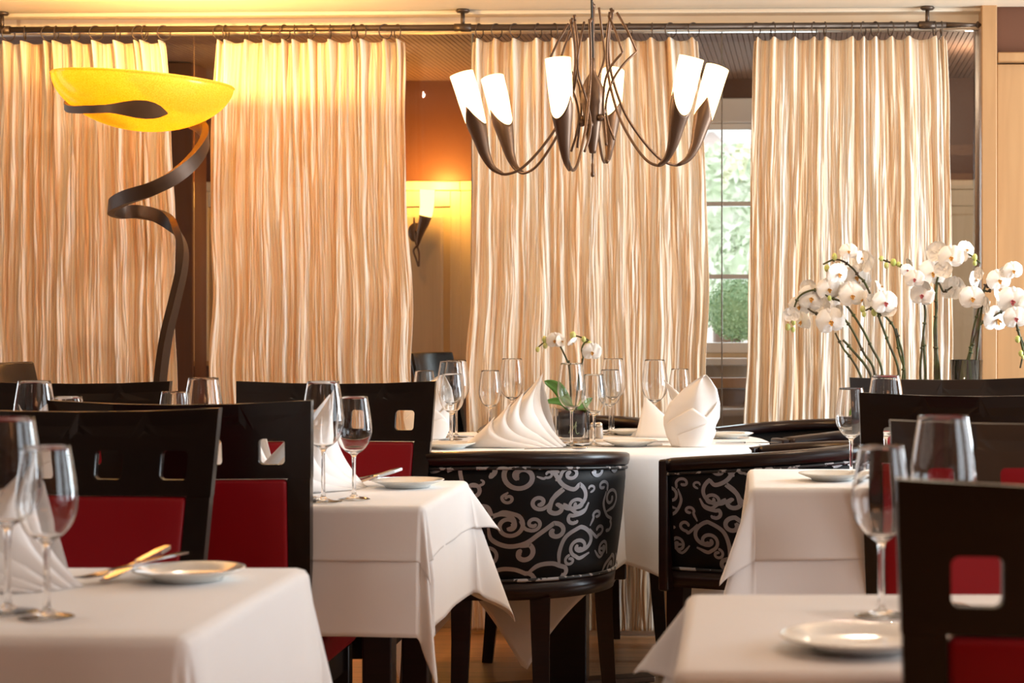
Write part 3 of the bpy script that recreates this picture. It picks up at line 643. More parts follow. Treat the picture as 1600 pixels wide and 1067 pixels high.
# ============================================================ DINING CHAIRS (four square holes)
LEAN, TAP = .20, .045
def bmap(u, v, wv_):
    """u across (m at the top), v height above floor, wv_ forward offset -> local chair coords; chair faces -Y"""
    k = 1-(.965-v)*TAP*2/.51
    uu = u*k; y = .20+max(0, v-.42)*LEAN+.028*(1-(uu/.255)**2)*min(1, max(0, (v-.4)/.4)) if v > .42 else .20+.02*(.42-v)
    return (uu, y-wv_, v-.008*(1-(uu/.255)**2)*(1 if v > .93 else 0))
def make_chair(label, loc, rz, front=False):
    t = thing('dining_chair', label, 'chair', loc, rz, None)
    b = MB(); z0, z1 = .812, .965; TH = .012
    zc = .865; h = .0255; W = .255; n4 = 6
    us = [-W]+[(-1.5+i)*.12 for i in range(4)]+[W]
    def loop_hole(cx, z, rr=.009):
        pts = []
        for qx, qz, a0 in ((1, 1, 0), (-1, 1, 90), (-1, -1, 180), (1, -1, 270)):
            for k in range(n4): a = math.radians(a0+90*k/(n4-1)); pts.append((cx+qx*(h-rr)+rr*math.cos(a), z+qz*(h-rr)+rr*math.sin(a)))
        return pts
    for sgn in (1, -1):
        w_ = sgn*TH; V = []
        for i in range(4):
            cx = (-1.5+i)*.12; xa, xb = cx-.06, cx+.06
            if i == 0: xa = -W
            if i == 3: xb = W
            lp = loop_hole(cx, zc)
            outl = []
            for (x, z) in lp:   # project from the centre onto the cell boundary
                dx, dz = x-cx, z-zc
                sx = ((xb-cx) if dx > 0 else (cx-xa))/max(abs(dx), 1e-6); sz = ((z1-zc) if dz > 0 else (zc-z0))/max(abs(dz), 1e-6); k = min(sx, sz)
                outl.append((cx+dx*k, zc+dz*k))
            for cxr, czr in ((xb, z1), (xa, z1), (xa, z0), (xb, z0)):   # snap nearest to corner
                m_ = min(range(len(outl)), key=lambda q: (outl[q][0]-cxr)**2+(outl[q][1]-czr)**2); outl[m_] = (cxr, czr)
            N_ = len(lp); rings = [[(x+(a-x)*s, z+(c-z)*s) for (x, z), (a, c) in zip(lp, outl)] for s in (0, .33, .66, 1)]
            vs = [bmap(x, z, w_) for r_ in rings for x, z in r_]
            b.add(vs, [(q*N_+k, q*N_+(k+1) % N_, (q+1)*N_+(k+1) % N_, (q+1)*N_+k) for q in range(3) for k in range(N_)], False)
            if sgn == 1:
                vs = [bmap(x, z, w2) for w2 in (TH, 0, -TH) for x, z in lp]
                b.add(vs, [(q*N_+k, q*N_+(k+1) % N_, (q+1)*N_+(k+1) % N_, (q+1)*N_+k) for q in range(2) for k in range(N_)], True)
    # rim
    M_ = 24
    for zz in (z0, z1):
        vs = [bmap(-W+2*W*i/M_, zz, w2) for w2 in (TH, -TH) for i in range(M_+1)]
        b.add(vs, [(i, i+1, M_+2+i, M_+1+i) for i in range(M_)], False)
    for uu in (-W, W):
        vs = [bmap(uu, z0+(z1-z0)*i/4, w2) for w2 in (TH, -TH) for i in range(5)]; b.add(vs, [(i, i+1, 6+i, 5+i) for i in range(4)], False)
    b.build('top_rail', 'black', t)
    for s in (-1, 1):       # stile running into the rear leg
        b = MB(); zs = [.8115, .72, .62, .5, .42, .3, .15, 0]; V = []
        for z in zs:
            lw = .044 if z > .4 else .044-.012*(.4-z)/.4
            kick = .10*((.42-z)/.42)**2 if z < .42 else 0
            for du, dw in ((0, TH+.001), (lw, TH+.001), (lw, -TH-.001), (0, -TH-.001)):
                x, y, zz = bmap((W-.001-du), z, dw); V.append((s*x, y+kick, zz))
        b.add(V, [(i*4+k, i*4+(k+1) % 4, i*4+4+(k+1) % 4, i*4+4+k) for i in range(7) for k in range(4)]+[(0, 1, 2, 3), (28, 29, 30, 31)], False)
        b.build('rear_leg', 'black', t)
        b = MB(); b.rbox(s*.205-.02, s*.205+.02, -.235, -.195, 0, .405, .004, 2); b.build('front_leg', 'black', t)
    b = MB(); b.rbox(-.209, .209, -TH-.006, TH+.006, .48, .810, .008, 3, f=lambda u, w_, v: bmap(u, v, -w_)); b.build('back_pad', 'red', t)
    b = MB(); b.rbox(-.235, .235, -.245, .172, .406, .475, .018, 4); b.build('seat', 'red', t)
    b = MB(); b.rbox(-.215, .215, -.232, .178, .345, .4055, .004, 2); b.build('seat_frame', 'black', t)
    return t
def chair_y(D, rz): return D
ch1 = make_chair('black framed chair with a red back pad behind the plate on the front left table', (-1.162, 3.40-.33, 0), 0)
def place_dc(label, X, D, face_away, rz=0):
    # D = depth of the top rail
    o = dup(ch1, label); 
    if face_away: o.location = (X, D+.33, 0); o.rotation_euler = (0, 0, PI+rz)
    else: o.location = (X, D-.33, 0); o.rotation_euler = (0, 0, rz)
    return o
for o in (ch1,): o['group'] = 'black and red dining chairs'
place_dc('black chair turned away at the middle left table, napkin seen inside one hole', -1.076, 3.70, True)
place_dc('black framed red chair on the far side of the middle left table, behind its fork', -1.025, 4.95, False)
place_dc('black chair top at the far left edge, in front of the spiral lamp foot', -1.705, 4.95, False)
place_dc('largest black chair at the front right, its square hole over a red pad', .409, 1.83, True, 0)
place_dc('black chair back at the middle right table, in front of the brown topped chair', .520, 4.12, True)
place_dc('dark brown glossy chair behind the big wine glass at the front right table', .492, 2.985, False)
place_dc('brown topped chair in front of the tall white orchids', .566, 5.28, False)
# far chairs with slatted backs
def make_slat_chair(label, loc, rz, ztop=.99):
    t = thing('slat_back_chair', label, 'chair', loc, rz, 'slatted chairs at the window'); W = .21
    def mp_(u, v, w_): return (u*(1-.06*(ztop-v)), .19+max(0, v-.42)*.22+.05*(1-(u/W)**2)-w_, v)
    b = MB(); b.rbox(-W, W, -.01, .01, ztop-.135, ztop, .006, 2, f=lambda u, w_, v: mp_(u, v, -w_)); b.build('top_rail', 'black', t)
    b = MB()
    for k in range(6): u = -.15+k*.06; b.rbox(u-.017, u+.017, -.006, .006, .47, ztop-.130, .003, 1, f=lambda u, w_, v: mp_(u, v, -w_))
    o = b.build('slats', 'black', t)
    for s in (-1, 1):
        b = MB(); b.ribbon([Vector(mp_(s*(W-.02), z, 0)) if z > .42 else Vector((s*.175, .235+.06*(.42-z), z)) for z in (ztop-.136, .8, .6, .42, .2, 0)], [(1, 0, 0)]*6, [.036]*6, [.026]*6); b.build('rear_leg', 'black', t)
        b = MB(); b.rbox(s*.18-.018, s*.18+.018, -.22, -.184, 0, .40, .004, 2); b.build('front_leg', 'black', t)
    b = MB(); b.rbox(-.205, .205, -.23, .20, .401, .465, .015, 3); b.build('seat', 'blackfab', t)
    return t
p = P(60, 562, 6.15); sc1 = make_slat_chair('small slatted chair turned sideways against the leftmost curtain', (p.x+.300, 5.98, 0), math.radians(94))
p = P(692, 560, 8.1); dup(sc1, 'slat backed chair seen through the glass below the wall sconce', (p.x+.27, 7.95, 0), math.radians(76), 'chairs in the back room')
p = P(738, 557, 7.9); dup(sc1, 'second chair in the back room, half hidden by the curtain edge', (p.x+.42, 7.45, 0), math.radians(80), 'chairs in the back room')
# ============================================================ BARREL CHAIRS
def scroll_strokes():
    """list of (polyline [(u,v)], width profile) in metres on the unrolled outer back; u=0 back centre, v=0 at bottom of the fabric"""
    S = []
    k = 1/625.0
    def pxm(x, y): # drawn from chair A: x px 690..985 -> u, y px -> v
        s_ = max(-.999, min(.999, (x-803)/182.0)); u = math.asin(s_)*.292; return (u-.02, (932-y)*k*.96)
    def spiral(cx, cy, r, turns, a0, dirn, n=40, r1=.16):
        return [(cx+(r*(1-(1-r1)*(i/n)))*math.cos(a0+dirn*2*PI*turns*i/n), cy+(r*(1-(1-r1)*(i/n)))*math.sin(a0+dirn*2*PI*turns*i/n)) for i in range(n+1)]
    def add(lead, sp, w0, sq=1.0, tr=None):
        cx, cy, r, turns, a0, d = sp; a0 = math.radians(a0); pts = [q for q in lead]
        spx = [(cx+(x-cx)*sq, y) for x, y in spiral(cx, cy, r*1.12, turns, a0, d)]
        full = (cr(pts+[spx[0]], 8)[:-1] if len(pts) >= 1 else [])+spx
        S.append(([pxm(*q) for q in full], w0*k))
    # zoom crop coordinates (origin 690,690 scale 3.953)
    Z = lambda x, y: (690+x/3.953, 690+y/3.953)
    def A(lead, c, r, turns, a0, d, w=30, sq=1.0):
        c = Z(*c); add([Z(*q) for q in lead], (c[0], c[1], r/3.953, turns, a0, d), w/3.953, sq)
    A([(820, 250), (760, 195), (690, 160)], (615, 268), 100, 1.45, -75, -1, 36)          # the largest spiral, top
    A([(545, 370)], (545, 410), 32, 1.1, 200, -1, 24)
    A([(300, 215), (360, 185), (440, 180)], (430, 250), 66, .35, -80, 1, 36)
    A([(285, 150), (275, 230), (290, 330)], (345, 350), 50, 1.2, 150, -1, 30)
    A([(320, 330), (370, 330)], (395, 300), 18, .5, 90, -1, 20)
    A([(770, 210), (800, 260), (840, 330), (900, 365)], (870, 440), 110, .55, -60, 1, 34)
    A([(840, 350), (800, 400), (770, 460)], (718, 440), 44, 1.2, 60, 1, 30)
    A([(850, 365), (790, 420)], (815, 480), 42, .75, 160, -1, 36)
    A([(800, 300), (820, 290)], (880, 265), 44, 1.3, 180, 1, 28)
    A([(700, 270), (735, 285)], (762, 255), 24, .9, 120, -1, 20)
    A([(990, 395)], (990, 365), 22, .7, 60, -1, 20)
    A([(985, 460), (960, 520), (910, 540)], (915, 570), 40, .55, 230, -1, 30)
    A([(970, 500), (930, 525), (895, 500)], (925, 468), 38, 1.2, 160, 1, 28)
    A([(380, 450), (430, 470), (450, 530)], (545, 600), 104, .4, 215, 1, 34)
    A([(470, 520), (520, 500), (580, 515)], (550, 590), 75, 1.5, -50, 1, 32)
    A([(610, 560), (640, 610)], (685, 580), 42, 1.3, 110, -1, 28)
    A([(430, 600), (450, 680), (540, 725), (640, 710), (720, 650), (780, 600)], (810, 640), 52, .95, -100, 1, 36)
    A([(560, 725), (650, 720)], (630, 775), 62, .85, -60, 1, 38)
    A([(270, 690), (320, 680), (390, 680)], (380, 660), 24, .8, 60, -1, 26)
    A([(330, 820), (400, 835)], (420, 780), 62, 1.25, 100, -1, 28)
    A([(430, 930), (490, 880), (580, 880), (650, 910)], (690, 960), 60, .2, 230, 1, 34)
    A([(650, 920), (720, 860), (800, 850), (850, 870)], (850, 930), 50, .3, -60, 1, 36)
    A([(845, 880), (840, 780), (870, 680), (940, 625)], (945, 740), 105, .5, -80, 1, 34, .85)
    A([(1010, 800), (960, 830)], (950, 755), 56, 1.35, 110, 1, 30, .85)
    A([(900, 800)], (905, 840), 32, 1.1, -110, -1, 24, .9)
    A([(1000, 640), (1040, 700)], (1050, 650), 36, .8, 90, -1, 26, .7)
    A([(1000, 620), (1015, 570)], (1035, 550), 28, .9, 180, 1, 24, .7)
    A([(1075, 400), (1065, 480), (1085, 560), (1110, 590)], (1095, 650), 45, .5, -60, 1, 26, .5)
    A([(1080, 540), (1110, 520)], (1100, 450), 66, 1.3, 60, -1, 26, .45)
    A([(1080, 400)], (1055, 360), 34, 1.0, 20, -1, 24, .7)
    A([(950, 190), (985, 200), (1010, 260)], (1030, 250), 40, .8, 170, -1, 28, .7)
    A([(1090, 215), (1100, 260)], (1115, 240), 34, .9, 160, -1, 24, .45)
    A([(1110, 830), (1100, 760)], (1085, 790), 45, 1.1, -80, -1, 26, .5)
    A([(1040, 790), (1060, 830)], (1075, 800), 40, .6, 100, -1, 22, .5)
    A([(10, 130), (40, 190), (100, 230)], (115, 160), 72, 1.3, 100, -1, 34)
    A([(200, 240), (255, 200), (270, 140)], (255, 120), 30, .5, -30, -1, 30)
    # outside the measured part: mirrored repeats for the left of the barrel
    base_ = [([(-u-.28, v) for u, v in p_], w_) for p_, w_ in S if p_[-1][0] > -.05]
    rep = [([(u+.52, .30-v+.02) for u, v in p_], w_) for p_, w_ in S if p_[-1][0] < .10]
    return S+base_+rep
STROKES = scroll_strokes()
BR = .290
def barrel_map(s, v, off=0):
    """s arc position in metres (0 = back centre, + to the chair's... local +x), chair faces +Y, back at -Y; v height"""
    La = BR*PI/2; sg = 1 if s >= 0 else -1; a = abs(s)
    flare = .035*(v-.43)/.34
    if a <= La: th = a/BR; x, y, nx, ny = math.sin(th)*BR, -math.cos(th)*BR, math.sin(th), -math.cos(th)
    else: x, y, nx, ny = BR, a-La, 1, 0
    o = off+flare
    return (sg*(x+nx*o), y+ny*o, v)
SM = BR*PI/2+.145        # end of the arm
def topz(s): a = abs(s)/SM; return .79-.036*a**1.5
def make_barrel(label, loc, rz):
    t = thing('barrel_armchair', label, 'armchair', loc, rz, 'scroll patterned barrel armchairs'); n = 72
    ss = [-SM+2*SM*i/n for i in range(n+1)]; TH = .05
    b = MB()   # padded shell
    G = []
    for s in ss:
        e = min(1, (SM-abs(s))/.02+.35); zt = topz(s)-.036; sec = []
        for (o_, v) in ((0, .455), (0.003, .50), (.006, .6), (.004, .70), (-.0, zt), (-TH, zt), (-TH-.004, .6), (-TH, .455), (0, .455)): sec.append(barrel_map(s, v, o_))
        G.append(sec)
    b.grid(G)
    for s, k in ((-SM, 0), (SM, n)): b.add(G[k][:8], [tuple(range(8))])
    sh = b.build('upholstered_shell', ['blackfab', 'silver'], t)
    sh.data.materials
    # scroll pattern woven into the fabric: same mesh, second material
    pm = MB(); pm.cur = 0
    for pts, w0 in STROKES:
        N_ = len(pts); V = []; ok = []
        for i, (u, v) in enumerate(pts):
            a = pts[max(0, i-1)]; c_ = pts[min(N_-1, i+1)]; dx, dy = c_[0]-a[0], c_[1]-a[1]; l_ = math.hypot(dx, dy) or 1; nx, ny = -dy/l_, dx/l_
            f = i/(N_-1); wd = w0*.70*(min(1, f*5+.5))*(1 if f < .82 else 1+.35*math.sin((f-.82)/.18*PI))*(1 if f < .97 else .6)
            for sg in (1, -1):
                uu, vv = u+nx*wd*sg/1*.5*1.15, .458+(v+ny*wd*sg*.5*1.15)*1.0
                uu = max(-SM+.012, min(SM-.012, uu)); zt = topz(uu)-.047
                vv = max(.463, min(zt, vv))
                fo = np.interp(vv, [.455, .5, .6, .7, .77], [0, .003, .006, .004, 0]); V.append(barrel_map(uu, vv, float(fo)+.0009))
            ok.append(True)
        pm.add(V, [(2*i, 2*i+1, 2*i+3, 2*i+2) for i in range(N_-1)])
    pmo = pm.build('pattern', 'silver', None, merge=False)
    me = sh.data; bm = bmesh.new(); bm.from_mesh(me); n0 = len(bm.faces); bm.from_mesh(pmo.data); bm.faces.ensure_lookup_table()
    for f in bm.faces[n0:]: f.material_index = 1
    bm.to_mesh(me); bm.free(); bpy.data.objects.remove(pmo)
    b = MB()   # piping (speckled)
    b.tube([barrel_map(s, topz(s)-.042, .004) for s in ss], .0045, 8); b.tube([barrel_map(s, .459, .003) for s in ss], .0045, 8)
    b.build('piping', 'speck', t)
    b = MB(); pts = [barrel_map(s, topz(s)-.012, -TH/2) for s in ss]
    G = []
    for s in ss:
        z = topz(s); e = min(1, ((SM+.012-abs(s))/.03)); sec = []
        for k in range(13):
            a = 2*PI*k/12; ex = abs(math.cos(a))**.5*(1 if math.cos(a) > 0 else -1); ez = abs(math.sin(a))**.5*(1 if math.sin(a) > 0 else -1)
            sec.append(barrel_map(s, z-.019+ez*.019, -TH/2+ex*(.036)))
        G.append(sec)
    b.grid(G)
    for k in (0, n): b.add(G[k][:12], [tuple(range(12))])
    b.build('top_rail', 'darkwood', t)
    b = MB(); G = []
    for s in ss: G.append([barrel_map(s, v, o_) for o_, v in ((.004, .453), (.002, .408), (-.05, .408), (-.05, .453), (.004, .453))])
    b.grid(G); b.build('seat_rail', 'darkwood', t)
    for sg in (-1, 1):   # arm posts
        b = MB(); zt = topz(SM)
        b.rbox(sg*(BR-.056) if sg > 0 else -(BR+.036), sg*(BR+.036) if sg > 0 else -(BR-.056), .144, .172, .40, zt-.004, .006, 2); b.build('arm_post', 'darkwood', t)
    b = MB(); b.lathe([(0, .41), (BR-.056, .41), (BR-.054, .45), (BR-.07, .475), (0, .485)], 48)
    b.v = [(x, y+(.22 if y > 0 else 0)*(y/BR)*0+(max(0, y)*.0), z) for x, y, z in b.v]; b.rbox(-BR+.06, BR-.06, 0, .160, .41, .475, .018, 3); b.build('seat', 'blackfab', t)
    for sx in (-1, 1):
        for sy, y0, y1, xo in ((-1, -.245, -.31, .10), (1, .14, .16, .262)):
            x = sx*xo; b = MB(); zs = [.41, .3, .2, .1, 0]; V = []
            pts = [Vector((x*(1+.10*(i/4)**1.5), y0+(y1-y0)*(i/4)**1.5, z)) for i, z in enumerate(zs)]
            b.ribbon(pts, [(1, 0, 0)]*5, [.052, .046, .042, .038, .034], [.05, .045, .04, .036, .032]); b.build('leg', 'darkwood', t)
    return t
def speckmat():
    m = mat('speckled_piping', (.02, .02, .02), .4); n = m.node_tree.nodes; L = m.node_tree.links; tc = n.new('ShaderNodeTexCoord'); ns = n.new('ShaderNodeTexNoise'); ns.inputs['Scale'].default_value = 38
    r = n.new('ShaderNodeValToRGB'); r.color_ramp.interpolation = 'CONSTANT'; r.color_ramp.elements[1].position = .56; r.color_ramp.elements[0].color = (.012, .012, .014, 1); r.color_ramp.elements[1].color = (.36, .35, .36, 1)
    L.new(tc.outputs['Object'], ns.inputs['Vector']); L.new(ns.outputs[0], r.inputs[0]); L.new(r.outputs[0], n['Principled BSDF'].inputs['Base Color']); return m
M['speck'] = speckmat()
pA = P(803, 700, 5.17)
bA = make_barrel('silver scrolled barrel armchair with its rounded back to the camera, before the round table', (pA.x-.022, 5.17, 0), math.radians(4))
dup(bA, 'silver scrolled barrel armchair seen side on, behind the peach lit table', (.085, 5.34, 0), math.radians(65))
dup(bA, 'farther barrel armchair at the right, its rail against the rightmost curtain', (.17, 6.37, 0), math.radians(114))
dup(bA, 'barrel armchair on the window side of the round table, only its curved rail showing', (-.53, 6.465, 0), math.radians(181))
# ============================================================ GLASSWARE
def make_glass(H, Rm, label, cat_group):
    """H height, Rm widest radius"""
    s = H/.24; q = Rm/.0405
    outp = [(.0005, 0), (.034*q, 0), (.0345*q, .0012), (.030*q, .0028), (.012, .006), (.0052, .011), (.0040, .02), (.0037, .05*s), (.0037, .085*s), (.0048, .100*s), (.009, .107*s)]
    bowl = [(.020, .114), (.0305, .126), (.0375, .141), (.0405, .158), (.0398, .178), (.0368, .202), (.0333, .224), (.0308, .2395)]
    outp += [(r*q, z*s) for r, z in bowl]; inn = [((r-.0009)*q, z*s+.0003) for r, z in bowl[::-1]]+[(.009*q, .1115*s), (.0005, .110*s)]
    pr = [(a, c_) for a, c_ in cr([p_ for p_ in outp], 3)]; pr2 = cr(inn, 3)
    pr = [(max(r, .0004), max(z, 0)) for r, z in pr]; pr2 = [(max(r, .0004), z) for r, z in pr2]
    b = MB(); b.lathe(pr+[(.0303*q, .2402*s)]+pr2, 48); o = b.build('wine_glass', 'glass'); return o
gl = {}
def glass(kind, x, yb, label, grp, D=None):
    H = .243 if kind == 'L' else .210
    if D is None: D = 3000*(HC-ZT-.002)/(yb-CY)
    if kind not in gl: o = gl[kind] = make_glass(H, .0415 if kind == 'L' else .0365, '', '')
    else: o = gl[kind].copy(); C.objects.link(o)
    p = P(x, CY, D); o.location = (p.x, D, ZT+.0035); tag(o, label, 'wine glass', grp); return o
glass('L', 12, 958, 'large empty wine glass cut by the left edge of the photo', 'glasses on the front left table')
glass('S', 73, 966, 'smaller empty wine glass on the front left table, beside the large one at the edge', 'glasses on the front left table')
glass('L', 505, 785, 'larger of the two glasses on the middle left table', 'glasses on the middle left table')
glass('S', 553, 781, 'smaller of the two glasses on the middle left table, beside the fork', 'glasses on the middle left table')
glass('L', 54, 783, 'large glass with a napkin behind it, showing above the front left chair', 'glasses on the middle left table')
glass('S', 106, 781, 'small glass rim just right of the large glass above the front left chair', 'glasses on the middle left table')
glass('S', 273, 762, 'small glass rim peeking over the middle black chair', 'glasses on the middle left table')
glass('L', 318, 768, 'large glass showing above the middle black chair in front of the dark gap', 'glasses on the middle left table')
for k_, x, yb, lab in (('L', 704, 688, 'tall glass at the back of the left cluster on the round table'), ('L', 713, 684, 'tall glass just right in the left cluster on the round table'), ('S', 706, 695, 'front small glass of the left cluster on the round table'),
    ('S', 766, 683, 'small glass behind the left of the fan folded napkin'), ('L', 800, 676, 'large glass behind the fan folded napkin'), ('L', 893, 698, 'large glass in front of the square orchid vase'),
    ('S', 928, 697, 'small glass right of the orchid vase'), ('S', 953, 680, 'small glass of the pair behind, right of the orchid vase'), ('L', 958, 676, 'large glass of the pair behind, right of the orchid vase'),
    ('L', 1023, 682, 'large glass left of the upright napkin on the round table'), ('S', 1062, 677, 'small glass half hidden behind the upright napkin'), ('S', 663, 683, 'glass just showing above the right corner of the far black chair')):
    glass(k_, x, yb, lab, 'glasses on the round table')
glass('S', 1330, 748, 'small glass on the middle right table beside the black chair', 'glasses on the middle right table')
glass('L', 1384, 757, 'large glass in front of the brown topped chair, below the orchids', 'glasses on the middle right table')
glass('S', 1377, 964, 'glass on the front right table with its foot showing', 'glasses on the front right table')
glass('L', 1474, 950, 'large glass behind the front right black chair', 'glasses on the front right table')
# ============================================================ PLATES
pl0 = None
def plate(x, y, Rp, label, grp, D=None):
    global pl0
    if D is None: D = 3000*(HC-ZT-.010)/(y-CY)
    if pl0 is None:
        b = MB(); b.lathe([(0, .003), (.042, .003), (.05, 0), (.053, .0), (.055, .004), (.085, .014), (.0875, .0155), (.087, .0168), (.083, .0165), (.058, .0085), (.050, .0062), (0, .006)], 64); pl0 = b.build('plate', 'ceramic'); o = pl0
    else: o = pl0.copy(); C.objects.link(o)
    p = P(x, CY, D); o.location = (p.x, D, ZT+.0035); o.scale = (Rp/.0875, Rp/.0875, 1); tag(o, label, 'plate', grp); return o
PF = plate(295, 898, .078, 'white side plate with a knife on the front left table', 'side plates')
PM = plate(637, 756, .080, 'white side plate with a knife on the middle left table', 'side plates')
plate(1300, 745, .078, 'white side plate on the middle right table', 'side plates')
plate(1345, 1004, .090, 'white side plate in the foreground on the front right table', 'side plates')
plate(700, 697, .08, 'side plate at the left end of the round table', 'side plates on the round table')
plate(985, 693, .08, 'side plate in the middle front of the round table', 'side plates on the round table')
plate(985, 676, .075, 'side plate at the back of the round table, right of the vase', 'side plates on the round table')
plate(1140, 681, .075, 'side plate at the right end of the round table', 'side plates on the round table')
# ============================================================ CUTLERY
def make_knife():
    b = MB(); b.ribbon([(0, 0, 0), (.03, 0, 0), (.085, 0, 0), (.09, 0, 0)], [(0, 1, 0)]*4, [.010, .013, .010, .008], [.006, .007, .006, .004])
    b.ribbon([(.09, 0, 0), (.12, 0, 0), (.16, .002, 0), (.185, .002, 0), (.19, .005, 0)], [(0, 1, 0)]*5, [.010, .017, .018, .012, .002], [.0022, .0018, .0016, .0012, .001]); return b.build('table_knife', 'steel')
def make_fork():
    b = MB(); b.ribbon(cr([(0, 0, .001), (.04, 0, .003), (.10, 0, .004), (.135, 0, .006)], 5), [(0, 1, 0)]*16, list(np.linspace(.014, .006, 16)), [.0025]*16)
    b.ribbon(cr([(.135, 0, .006), (.148, 0, .004), (.160, 0, .004)], 4), [(0, 1, 0)]*9, [.006, .010, .016, .020, .022, .023, .023, .023, .023], [.002]*9)
    for k in range(4): y = -.009+k*.006; b.ribbon(cr([(.158, y, .004), (.18, y, .006), (.198, y, .011)], 4), [(0, 1, 0)]*9, list(np.linspace(.0036, .0022, 9)), [.0018]*9)
    return b.build('fork', 'steel')
def make_spoon():
    b = MB(); b.ribbon(cr([(0, 0, .001), (.04, 0, .003), (.10, 0, .004), (.13, 0, .004)], 5), [(0, 1, 0)]*16, list(np.linspace(.013, .005, 16)), [.0025]*16)
    G = []
    for i in range(11):
        a = PI*i/10; r = .019*math.sin(a)**.8+.0004; x = .128+.05*(1-math.cos(a))/2
        G.append([(x, r*math.cos(PI*j/10), .006-.006*math.sin(a)*math.sin(PI*j/10)) for j in range(11)])
    b.grid(G); return b.build('spoon', 'steel', solid=.0012)
cut = {}
def cutlery(kind, x, y, rz, label, z=ZT+.0045, D=None, pitch=0, grp='cutlery laid on the white cloths'):
    if D is None: D = 3000*(HC-z)/(y-CY)
    if kind not in cut: o = cut[kind] = {'knife': make_knife, 'fork': make_fork, 'spoon': make_spoon}[kind]()
    else: o = cut[kind].copy(); C.objects.link(o)
    p = P(x, CY, D); o.location = (p.x, D, z+.003); o.rotation_euler = (0, pitch, math.radians(rz)); tag(o, label, kind, grp); return o
cutlery('fork', 290, 890, -124, 'fork with its tines towards the camera on the front left table', z=ZT+.026, D=2.80, pitch=math.radians(7))
cutlery('knife', 262, 880, -102, 'steel knife propped on the rim of the front left plate', z=ZT+.030, D=2.84, pitch=math.radians(8))
cutlery('fork', 622, 762, -126, 'fork beside the plate on the middle left table', z=ZT+.026, D=4.36, pitch=math.radians(7))
cutlery('knife', 626, 742, -120, 'knife propped on the middle left plate', z=ZT+.030, D=4.36, pitch=math.radians(8))
cutlery('spoon', 368, 787, -12, 'spoon bowl beside the glasses on the middle left table', D=3.90)
cutlery('fork', 728, 700, -95, 'fork at the front left of the round table', D=5.66)
cutlery('spoon', 820, 703, 0, 'spoon in front of the orchid vase on the round table', D=5.42)
cutlery('knife', 1000, 688, 8, 'knife pointing right in the middle of the round table', D=5.75)
cutlery('knife', 1035, 690, 188, 'knife beside the glass foot left of the upright napkin', D=5.64)
cutlery('knife', 1118, 686, 0, 'knife right of the upright napkin', D=5.72)
cutlery('knife', 1170, 674, 175, 'farther knife at the right end of the round table', D=5.98)
cutlery('fork', 760, 684, 150, 'fork between the left glass cluster and the fan napkin', D=5.95)
# ============================================================ NAPKINS
def make_fan_napkin(name='folded_napkin'):
    """layered fan (sails): successive curved sheets, local x = picture right, z up, base width .2"""
    b = MB()
    sails = [((.078, 0, .215), (-.155, .012, 0), (.150, -.012, 0), .030), ((.062, -.012, .183), (-.16, 0, 0), (.140, -.03, 0), .034), ((.024, -.022, .160), (-.162, -.012, 0), (.125, -.045, 0), .036), ((-.012, -.03, .130), (-.164, -.02, 0), (.108, -.055, 0), .036), ((-.058, -.036, .090), (-.168, -.028, 0), (.085, -.064, 0), .034)]
    for ap, l, r, bl in sails:
        G = []; n = 18
        for i in range(n+1):
            t = i/n; row = []
            # left edge: concave rise to the apex ; right edge: cusp line falling steeply then sweeping right
            Lx = l[0]+(ap[0]-l[0])*(t**.75); Ly = l[1]+(ap[1]-l[1])*t; Lz = ap[2]*t
            Rx = ap[0]-.016*math.sin(PI*t)+(r[0]-ap[0]-.0)*((1-t)**2.4); Ry = r[1]+(ap[1]-r[1])*t; Rz = ap[2]*t
            for j in range(n+1):
                s = j/n; bulge = bl*math.sin(PI*s)**.8*math.sin(PI*min(1, .18+t*.8))
                row.append((Lx+(Rx-Lx)*s, Ly+(Ry-Ly)*s-bulge, Lz+(Rz-Lz)*s+.0))
            G.append(row)
        b.grid(G)
    # rear sheet closing the fan
    G = [[(-.15+.27*s*(1-.0*t)+(.072-(-.15+.27*s))*t, .035*(1-t)+.01+.02*math.sin(PI*s)*(1-t), .205*t) for s in [j/10 for j in range(11)]] for t in [i/10 for i in range(11)]]
    b.grid(G); return b.build(name, 'napkin', solid=.0012)
